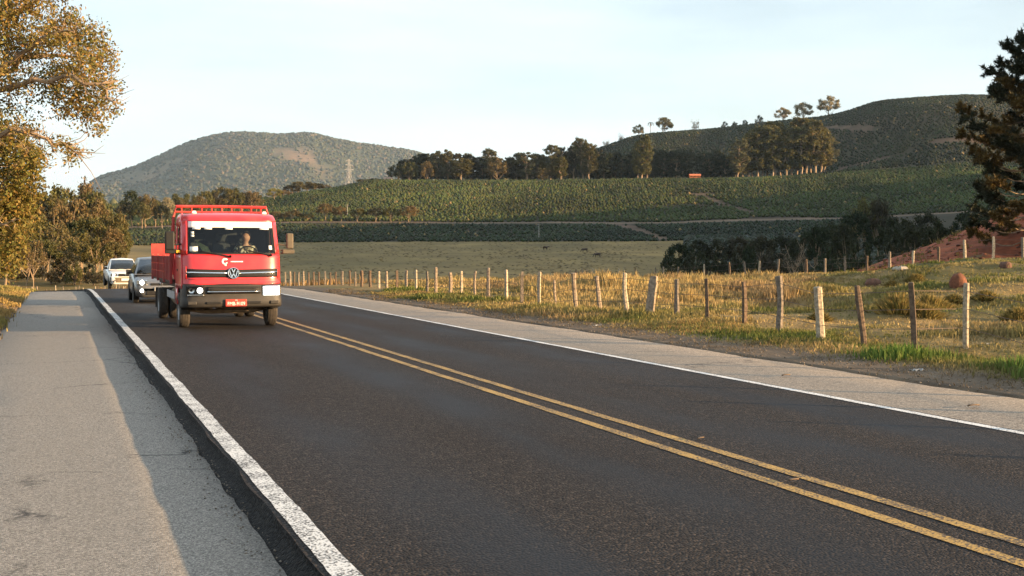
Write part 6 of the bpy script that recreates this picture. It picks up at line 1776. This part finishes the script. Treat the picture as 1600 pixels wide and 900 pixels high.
# poles by the farm track
M['pole'] = plain('grey_concrete_pole', (.34, .32, .29), .85)
for px, top, zc, lb in ((842, 350, 575, 'thin grey utility pole standing alone in the low coffee above the pasture'), (543, 320, 725, 'utility pole rising between the small trees along the farm track'), (1276, 176, 1480, 'short dark pole on the hill skyline left of the tallest pale tree')):
    p = at_depth(px, zc); h = z_for(top, zc) - p.z
    o = empty('utility_pole', tuple(p), -TH); tag(o, lb, 'pole', 'utility poles in the fields')
    q = MB(); q.tube([(0, 0, -.5), (0, 0, h)], [.20, .13], 8); q.build('mast', M['pole'], o)
    q = MB(); q.box((0, -.16, h - .4), (2.0, .14, .14)); q.build('crossarm', M['dark_bark'], o)
    q = MB()
    for x in (-.85, 0, .85): q.lathe([(0, .06), (.12, .09), (.22, .05), (.26, .001)], c=(x, -.16, h - .33), axis='Z', n=8)
    q.build('insulator', M['wall_white'], o)
# grazing cattle
M['cow'] = plain('dark_brown_hide', (.045, .028, .02), .85, var=.3, scale=2); M['horn'] = plain('pale_horn', (.4, .36, .28), .6)
def cow(px, py, rz, label, graze=True):
    p = hit(px, py)
    o = empty('cow', tuple(p), rz); tag(o, label, 'cow', 'cattle grazing on the pasture')
    o.scale = (1.15, 1.15, 1.15)
    V = [(-.60, 0, 1.12, .30), (-.20, 0, 1.05, .36), (.25, 0, 1.03, .37), (.62, 0, 1.08, .33), (.92, 0, 1.14, .22)]; E = [(0, 1), (1, 2), (2, 3), (3, 4)]
    def add(x, j): V.append(x); E.append((j, len(V) - 1)); return len(V) - 1
    if graze: n1 = add((1.18, 0, .86, .16), 4); h = add((1.36, 0, .50, .13), n1); m = add((1.44, 0, .22, .085), h)
    else: n1 = add((1.2, 0, 1.30, .16), 4); h = add((1.42, 0, 1.40, .13), n1); m = add((1.72, 0, 1.24, .085), h)
    for sy in (-1, 1):
        hz = V[h]; add((hz[0] - .04, sy * .20, hz[2] + .10, .035), h)
        f1 = add((.66, sy * .17, .70, .13), 3); f2 = add((.67, sy * .17, .40, .065), f1); f3 = add((.66, sy * .17, .08, .05), f2); add((.70, sy * .17, .03, .06), f3)
        b1 = add((-.58, sy * .18, .78, .17), 0); b2 = add((-.70, sy * .18, .44, .07), b1); b3 = add((-.64, sy * .18, .08, .05), b2); add((-.60, sy * .18, .03, .06), b3)
    t = add((-.90, 0, 1.18, .05), 0); t2 = add((-.98, 0, .80, .03), t); add((-.98, 0, .55, .05), t2)
    skin_mesh('body', V, E, M['cow'], o, 1, 1)
    hz = V[h]; q = MB()
    for sy in (-1, 1): q.tube([(hz[0] - .05, sy * .09, hz[2] + .11), (hz[0] - .06, sy * .20, hz[2] + .17), (hz[0] - .02, sy * .24, hz[2] + .26)], [.03, .02, .006], 6)
    q.build('horns', M['horn'], o)
cow(852, 391, .25, 'dark cow standing highest on the pasture below the thin pole', False)
cow(914, 394.5, 2.9, 'dark grazing cow, left one of the close pair on the pasture')
cow(934, 402.5, 2.6, 'dark grazing cow, lowest and rightmost of the cattle on the pasture')
# termite mounds
M['termite'] = plain('red_earth', (.14, .052, .026), .95, var=.4, scale=9, bump=1.0)
M['termite2'] = plain('dark_red_earth', (.11, .055, .035), .95, var=.4, scale=9, bump=1.0)
def mound(px, py, wpx, hpx, label, mat):
    p = hit(px, py); zc = p.x * ST + p.y * CT; r = wpx * zc / FPX / 2; h = hpx * zc / FPX
    b = MB(); n = 18
    sd = random.random() * 50
    def fn(a, t):
        k = 1 + .30 * (float(fbm(np.array([math.cos(a) * 2 + sd]), np.array([math.sin(a) * 2 + t * 3 + sd]), 3)[0]) - .5)
        return Vector((r * k * math.cos(a) * math.cos(t) ** .6, r * k * math.sin(a) * math.cos(t) ** .6, h * k * math.sin(t) - .05))
    b.grid(fn, [2 * math.pi * i / n for i in range(n + 1)], [-.1, .1, .35, .6, .85, 1.1, 1.3, 1.45, 1.565])
    o = b.build('termite_mound', mat, None, loc=p); tag(o, label, 'termite mound', 'termite mounds in the field'); return o
mound(1497, 446, 27, 21, 'rounded red-brown termite mound behind the last roadside post at the right', M['termite'])
mound(1364, 444, 26, 11, 'low dark reddish mound in the grass left of the rounded red one', M['termite2'])
mound(1571, 416, 20, 9, 'small dark earth mound beside the field fence at the far right', M['termite2'])
# pale stone on the knoll
p = hit(1408, 421)
b = MB(); b.grid(lambda a, t: Vector((.34 * math.cos(a) * math.cos(t) * (1 + .2 * math.sin(3 * a)), .25 * math.sin(a) * math.cos(t), .13 * math.sin(t) + .02 * math.sin(5 * a))), [2 * math.pi * i / 12 for i in range(13)], [-.2, .2, .6, 1.0, 1.4, 1.565])
tag(b.build('pale_stone', plain('pale_stone', (.30, .26, .20), .95), None, loc=p), 'flat pale stone lying on the knoll beside the field fence', 'stone')
# dry leaves and twigs on the far shoulder and the road
M['dry_leaf'] = plain('dry_leaf', (.15, .10, .06), .85)
def fallen_leaf(px, py, size, label, rz):
    v = ray(px, py); t = EYE / -v.z
    b = MB(); b.grid(lambda u, w: Vector((u * size, w * size * .35 * math.cos(u * 1.4), .02 + .10 * size * (1 - u * u) + .12 * size * w * w)), [-1, -.5, 0, .5, 1], [-1, 0, 1])
    o = b.build('fallen_leaf', M['dry_leaf'], None, solid=.004, loc=(v.x * t, v.y * t, 0.0)); o.rotation_euler = (0, 0, rz); tag(o, label, 'leaf', 'dry leaves on the road')
fallen_leaf(1228, 589, .085, 'curled dry leaf on the pale far shoulder, left of the two there', .3)
fallen_leaf(1521, 637, .085, 'curled dry leaf on the pale far shoulder, right of the two there', .1)
fallen_leaf(1095, 688, .05, 'thin dry leaf between the yellow lines, upper of two', .5)
fallen_leaf(1240, 754, .05, 'thin dry leaf between the yellow lines, lower of two', .2)
# loose chippings along the edges
gs_ = np.random.default_rng(101)
nP = 2600
yP = np.concatenate([gs_.uniform(1.5, 30, 1400), gs_.uniform(2, 40, 1200)]); xP = np.concatenate([gs_.normal(1.12, .10, 1400), gs_.uniform(10.1, 11.4, 1200)])
zP = np.where(xP < 5, np.where(xP < 1.05, STEP, -.10), H(xP, yP) + .004)
tag(clumps('loose_gravel', np.stack([xP, yP, zP + .003], -1), gs_.uniform(.004, .014, nP) * np.where(xP > 5, 1.5, .8), .7, np.array([.20, .165, .13]) * gs_.uniform(.5, 1.3, (nP, 1)), M['coffee'], gs_, (_oct_v, _oct_f)), kind='stuff')
# scraps of litter on the verge
M['litter'] = plain('pale_plastic_scrap', (.34, .33, .31), .7)
for i, (px, py, lb) in enumerate([(1434, 579, 'crumpled pale plastic scrap on the dirt verge below the green grass'), (1543, 538, 'tiny white scrap in the grass right of the last roadside post'), (934, 509, 'pale scrap on the dirt verge between the shoulder and the thick post')]):
    p = hit(px, py); b = MB(); b.grid(lambda u, w: Vector((u * .10, w * .05, .02 + .018 * math.sin(7 * u + 3 * w) + .012 * math.cos(9 * w))), [-1, -.6, -.2, .2, .6, 1], [-1, -.3, .4, 1])
    o = b.build('litter_scrap', M['litter'], None, solid=.003, loc=p); o.scale = (.5, .5, .5) if i == 1 else (1, 1, 1); tag(o, lb, 'litter', 'scraps of litter on the verge')

# ------------------------------------------------------------------ haze
HAZE = 0.000026
if HAZE > 0:
    hz = MB(); hz.box((3000, 5000, 440), (37000, 37000, 900))
    m = bpy.data.materials.new('haze_air'); m.use_nodes = True; nt = m.node_tree
    nt.nodes.remove(nt.nodes['Principled BSDF'])
    pv = nt.nodes.new('ShaderNodeVolumePrincipled'); pv.inputs['Density'].default_value = HAZE; pv.inputs['Color'].default_value = (.60, .80, 1.0, 1); pv.inputs['Anisotropy'].default_value = .2
    nt.links.new(pv.outputs[0], nt.nodes['Material Output'].inputs['Volume'])
    tag(hz.build('haze', m, None), kind='stuff')
